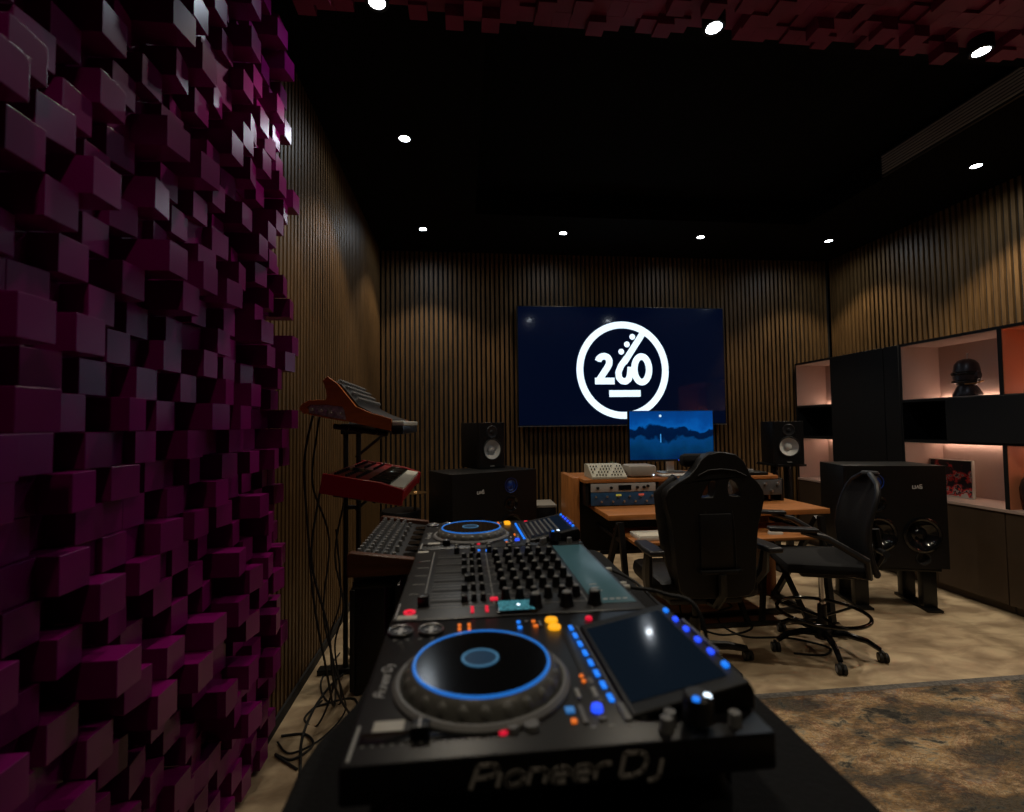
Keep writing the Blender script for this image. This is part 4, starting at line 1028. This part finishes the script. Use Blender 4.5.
# ------------------------------------------------------------------ synth with dark wooden ends beside the decks
t = thing('desktop_synth', 'desktop synthesizer with dark wooden ends left of the far player', 'synthesizer', (-.21, 1.5, .935))
m = MB(); m.prism([(-.282, .956), (-.282, 1.022), (-.12, .998), (-.12, .975)], 1.275, 1.735, 'xz'); m.build('body', M['plastic2'], t, bevel=.002)
for y0, y1 in ((1.25, 1.274), (1.736, 1.76)):
    m = MB(); m.prism([(-.292, .972), (-.292, 1.030), (-.283, 1.034), (-.125, 1.012), (-.118, .975)], y0, y1, 'xz'); m.build('end_cheek', M['synthwood'], t, bevel=.003)
src = None
for a in range(5):
    for b in range(14):
        x = -.270 + a * .022; z = 1.022 - (x + .282) * .148; y = 1.295 + b * .032
        if a == 4 and b % 2: continue
        loc = WM[t.name].inverted() @ Vector((x, y, z))
        if src is None:
            m = MB(); m.lathe([(.0062, 0), (.0055, .013), (0, .0135)], (0, 0, 0), 10); src = part_mesh(m, 'knob', M['grey'], t, loc)
        else: inst(src, t, loc)
for b in range(6):
    m = MB(); m.box(-.163, -.130, 1.30 + b * .068, 1.345 + b * .068, 1.001, 1.0055); m.build('pad', M['gloss'], t, smooth=False)
t = thing('synth_stand', 'slim black stand under the dark wooden ended synthesizer', 'stand', (-.22, 1.5, 0))
m = MB(); m.rbox(-.285, -.172, 1.28, 1.73, .935, .954, .003); m.build('top_plate', M['darkmetal'], t)
for y in (1.34, 1.66):
    m = MB(); m.tube([(-.20, y, .0), (-.20, y, .934)], .014, 10); m.build('leg', M['darkmetal'], t)
t = thing('equipment_case', 'black upright equipment case on the floor beneath the keyboard stand', 'case', (-.42, 2.61, 0))
m = MB(); m.rbox(-.573, -.25, 2.52, 2.70, .012, .545, .02); m.build('body', M['plastic'], t)
for x in (-.54, -.29):
    for y in (2.55, 2.67):
        m = MB(); m.cyl((x, y, 0), (x, y, .0118), .02, n=12); m.build('foot', M['rubber'], t)
m = MB(); m.tube([(-.48, 2.61, .545), (-.48, 2.61, .585), (-.38, 2.61, .595), (-.34, 2.61, .585), (-.34, 2.61, .545)], .009, 8); m.build('handle', M['rubber'], t)
for x in (-.56, -.263):
    m = MB(); m.rbox(x - .012, x + .012, 2.508, 2.519, .03, .53, .003); m.build('corner_rail', M['darkmetal'], t)

# ------------------------------------------------------------------ keyboard stand with red keyboard and orange synthesizer
t = thing('keyboard_stand', 'black two tier keyboard stand by the slatted wall', 'stand', (-.62, 2.8, 0))
for x in (-.655, -.585):
    m = MB(); m.tube([(x, 2.78, .0), (x, 2.78, 1.34)], .014, 10); m.build('upright', M['darkmetal'], t)
m = MB(); m.rbox(-.80, -.45, 2.75, 2.81, .0, .03, .004); m.build('foot', M['darkmetal'], t)
for x in (-.655, -.585):
    m = MB(); m.tube([(x, 2.79, .12), (x, 2.95, .012)], .014, 8); m.build('rear_strut', M['darkmetal'], t)
for z in (.55, .90):
    m = MB(); m.tube([(-.655, 2.78, z), (-.585, 2.78, z)], .013, 8); m.build('cross_bar', M['darkmetal'], t)
for nm, z0, dz in (('lower', 1.104, -.052), ('upper', 1.398, -.055)):
    m = MB(); m.tube([(-.64, 2.80, z0 - .03), (-.33, 2.80, z0 + dz - .03)], .012, 8); m.tube([(-.50, 2.12, z0 - .052), (-.50, 2.82, z0 - .052)], .012, 8); m.tube([(-.38, 2.12, z0 - .072), (-.38, 2.82, z0 - .072)], .012, 8)
    m.tube([(-.56, 2.16, z0 - .045), (-.33, 2.16, z0 - .083)], .012, 8); m.tube([(-.60, 2.78, z0 - .22), (-.42, 2.79, z0 - .07)], .009, 8)
    m.build('tier_arm', M['darkmetal'], t)
    m = MB(); m.rbox(-.68, -.56, 2.755, 2.805, z0 - .09, z0 - .03, .006); m.build('clamp', M['plastic'], t)

t = thing('stage_keyboard', 'red stage keyboard with white keys on the lower tier of the stand', 'keyboard', (-.45, 2.35, 1.05))
T = Matrix.Translation((-.578, 2.02, 1.085)) @ Matrix.Rotation(math.radians(10.5), 4, 'Y')
def rb(name, mk, fn, **k):
    m = MB(T); fn(m); return m.build(name, mk, t, **k)
LK = .78
rb('body', M['red'], lambda m: (m.rbox(0, .325, .022, LK - .022, 0, .050, .004)))
rb('end_cap', M['red'], lambda m: m.prism([(-.004, -.004), (-.004, .078), (.23, .078), (.33, .062), (.332, -.004)], 0, .0215, 'xz'), bevel=.004)
rb('end_cap', M['red'], lambda m: m.prism([(-.004, -.004), (-.004, .078), (.23, .078), (.33, .062), (.332, -.004)], LK - .0215, LK, 'xz'), bevel=.004)
rb('control_panel', M['red'], lambda m: m.rbox(.002, .17, .023, LK - .023, .0505, .072, .003))
rb('display', M['gloss'], lambda m: m.box(.03, .13, .28, .40, .0722, .0738), smooth=False)
def wk(m):
    for k in range(32): m.rbox(.172, .318, .05 + k * .0214, .0705 + k * .0214, .0505, .066, .0015)
rb('white_keys', M['keyswhite'], wk)
def bk(m):
    for k in range(31):
        if k % 7 in (2, 6): continue
        m.rbox(.172, .262, .0645 + k * .0214, .0765 + k * .0214, .0662, .077, .0015)
rb('black_keys', M['gloss'], bk)
src = None
for a in range(3):
    for b in range(18):
        if 6 < b < 10: continue
        loc = WM[t.name].inverted() @ (T @ Vector((.035 + a * .045, .05 + b * .039, .0722)))
        if src is None:
            m = MB(); m.cyl((0, 0, 0), (.002, 0, .012), .006, .005, 8); src = part_mesh(m, 'panel_knob', M['plastic2'], t, loc)
        else: inst(src, t, loc)

t = thing('analog_synth', 'orange wood cheeked synthesizer tilted on the upper tier of the stand', 'synthesizer', (-.45, 2.35, 1.35))
Y0, Y1 = 2.02, 2.62
def cheek(y0, y1):
    m = MB(); m.prism([(-.55, 1.557), (-.509, 1.525), (-.47, 1.475), (-.436, 1.432), (-.377, 1.406), (-.293, 1.38), (-.294, 1.33), (-.387, 1.351), (-.474, 1.373), (-.482, 1.417), (-.489, 1.432), (-.547, 1.44), (-.614, 1.442), (-.628, 1.433), (-.623, 1.409), (-.64, 1.403), (-.662, 1.424), (-.647, 1.446), (-.624, 1.458), (-.59, 1.461), (-.557, 1.46), (-.551, 1.475), (-.559, 1.517), (-.569, 1.537)], y0, y1, 'xz')
    m.build('end_cheek', M['orangewood'], t, bevel=.002)
cheek(Y0, Y0 + .024); cheek(Y1 - .024, Y1)
m = MB(); m.prism([(-.62, 1.408), (-.62, 1.438), (-.558, 1.458), (-.556, 1.515), (-.545, 1.545), (-.500, 1.528), (-.430, 1.438), (-.375, 1.409), (-.292, 1.379), (-.292, 1.332), (-.387, 1.353), (-.474, 1.376)], Y0 + .0245, Y1 - .0245, 'xz'); m.build('body', M['plastic2'], t, bevel=.002)
m = MB(); m.rbox(-.292, -.246, Y0 - .001, Y1 + .001, 1.316, 1.352, .003); m.build('front_rail', M['plastic'], t)
m = MB(); m.rbox(-.290, -.243, Y0, Y1, 1.3525, 1.372, .003); m.build('key_bed', M['keyswhite'], t)
m = MB(); m.prism([(-.630, 1.409), (-.627, 1.432), (-.614, 1.441), (-.547, 1.439), (-.489, 1.431), (-.483, 1.418), (-.475, 1.378), (-.572, 1.396)], Y0 + .012, Y0 + .024, 'xz')
m.build('rear_jack_panel', M['jackpanel'], t, smooth=False)
m = MB(); m.tube([(-.628, Y0 + .008, 1.406), (-.572, Y0 + .008, 1.393), (-.478, Y0 + .008, 1.374)], .0035, 6); m.build('lower_trim', M['orangewood'], t)
for k in range(7):
    x = -.612 + k * .0185; z = 1.422 - k * .0030
    m = MB(); m.cyl((x, Y0 + .0118, z), (x, Y0 - .002, z), .0065, .0055, 12); m.build('jack_socket', M['silver'] if k % 2 else M['white'], t)
pa = Vector((-.530, 0, 1.546)); pb = Vector((-.430, 0, 1.445)); nrm = Vector((.085, 0, .09)).normalized(); src = None
for a in range(4):
    for b in range(12):
        p = pa.lerp(pb, .12 + a * .25); p.y = Y0 + .06 + b * .044
        loc = WM[t.name].inverted() @ p
        if src is None:
            m = MB(Matrix.Rotation(math.radians(43), 4, 'Y')); m.lathe([(.011, 0), (.009, .016), (0, .0165)], (0, 0, 0), 12); src = part_mesh(m, 'knob', M['grey'], t, loc)
        else: inst(src, t, loc)

# ------------------------------------------------------------------ cables
def cable(pts, r, label, group=None):
    m = MB(); m.tube(smooth_path(pts), r, 7); o = m.build('cable', M['rubber']); tag(o, label, 'cable', group or 'black cables at the left wall'); return o
cable([(-.63, 2.10, 1.40), (-.67, 2.12, 1.2), (-.66, 2.14, .9), (-.64, 2.16, .6), (-.60, 2.2, .3), (-.62, 2.4, .03), (-.66, 2.6, .006), (-.70, 2.75, .006)], .005, 'black cable hanging from the orange synthesizer to the floor')
cable([(-.60, 2.10, 1.08), (-.63, 2.09, .8), (-.57, 2.12, .5), (-.55, 2.15, .25), (-.50, 2.3, .02), (-.55, 2.5, .006), (-.72, 2.45, .006)], .005, 'black cable hanging from the red keyboard')
cable([(-.56, 2.2, .9), (-.53, 2.16, .62), (-.58, 2.18, .42), (-.54, 2.22, .2), (-.56, 2.36, .02), (-.62, 2.2, .006), (-.72, 2.12, .006), (-.80, 2.2, .006)], .004, 'thin black cable bunched beside the stand foot')
cable([(-.66, 2.75, .006), (-.70, 2.62, .006), (-.72, 2.42, .006), (-.70, 2.2, .006), (-.63, 1.95, .006), (-.60, 1.70, .006), (-.66, 1.5, .006)], .006, 'thick black cable lying along the floor strip')
cable([(-.60, 2.10, 1.405), (-.63, 2.16, 1.33), (-.66, 2.2, 1.1), (-.60, 2.24, .85), (-.64, 2.3, .5), (-.60, 2.34, .2), (-.66, 2.3, .01), (-.74, 2.36, .006), (-.70, 2.5, .006)], .0045, 'black cable hanging nearest the slatted wall from the upper tier')
cable([(-.55, 2.3, 1.0), (-.60, 2.34, .75), (-.57, 2.38, .5), (-.62, 2.42, .3), (-.60, 2.46, .02), (-.68, 2.5, .006), (-.76, 2.7, .006), (-.74, 3.0, .006)], .0045, 'black cable running from the stand back along the baseboard')
cable([(-.80, 2.24, .006), (-.70, 2.24, .006), (-.64, 2.15, .012), (-.70, 2.08, .006), (-.78, 2.12, .006), (-.66, 2.02, .006)], .005, 'looped black cable on the floor by the purple blocks')
cable([(.350, .845, 1.0), (.375, .87, .995), (.39, .98, .985), (.385, 1.08, .99), (.352, 1.13, 1.0)], .0035, 'thin cable looping between sockets behind the mixer', 'mixer cables')
cable([(.352, 1.01, 1.0), (.42, .99, .99), (.47, .93, .96), (.485, .9, .7), (.49, .9, .3), (.5, .95, .006), (.6, 1.05, .006)], .004, 'black cable dropping off the table edge behind the mixer', 'mixer cables')
cable([(1.9, 3.65, .006), (1.95, 3.4, .006), (1.8, 3.3, .006), (1.7, 3.1, .006), (1.75, 2.9, .006), (2.0, 2.85, .006), (2.15, 2.7, .006), (2.05, 2.62, .006), (1.9, 2.66, .006)], .006, 'black cable on the floor beneath the drafting chair', 'desk cables')
cable([(1.6, 3.5, .006), (1.5, 3.2, .006), (1.6, 2.95, .006), (1.85, 3.0, .006), (1.95, 3.2, .006)], .006, 'black cable curling under the desk beside the gaming chair', 'desk cables')

# ------------------------------------------------------------------ view
S.view_settings.view_transform = 'Standard'
S.view_settings.look = 'None'
S.view_settings.gamma = 1
S.view_settings.use_curve_mapping = False
S.view_settings.exposure = 0
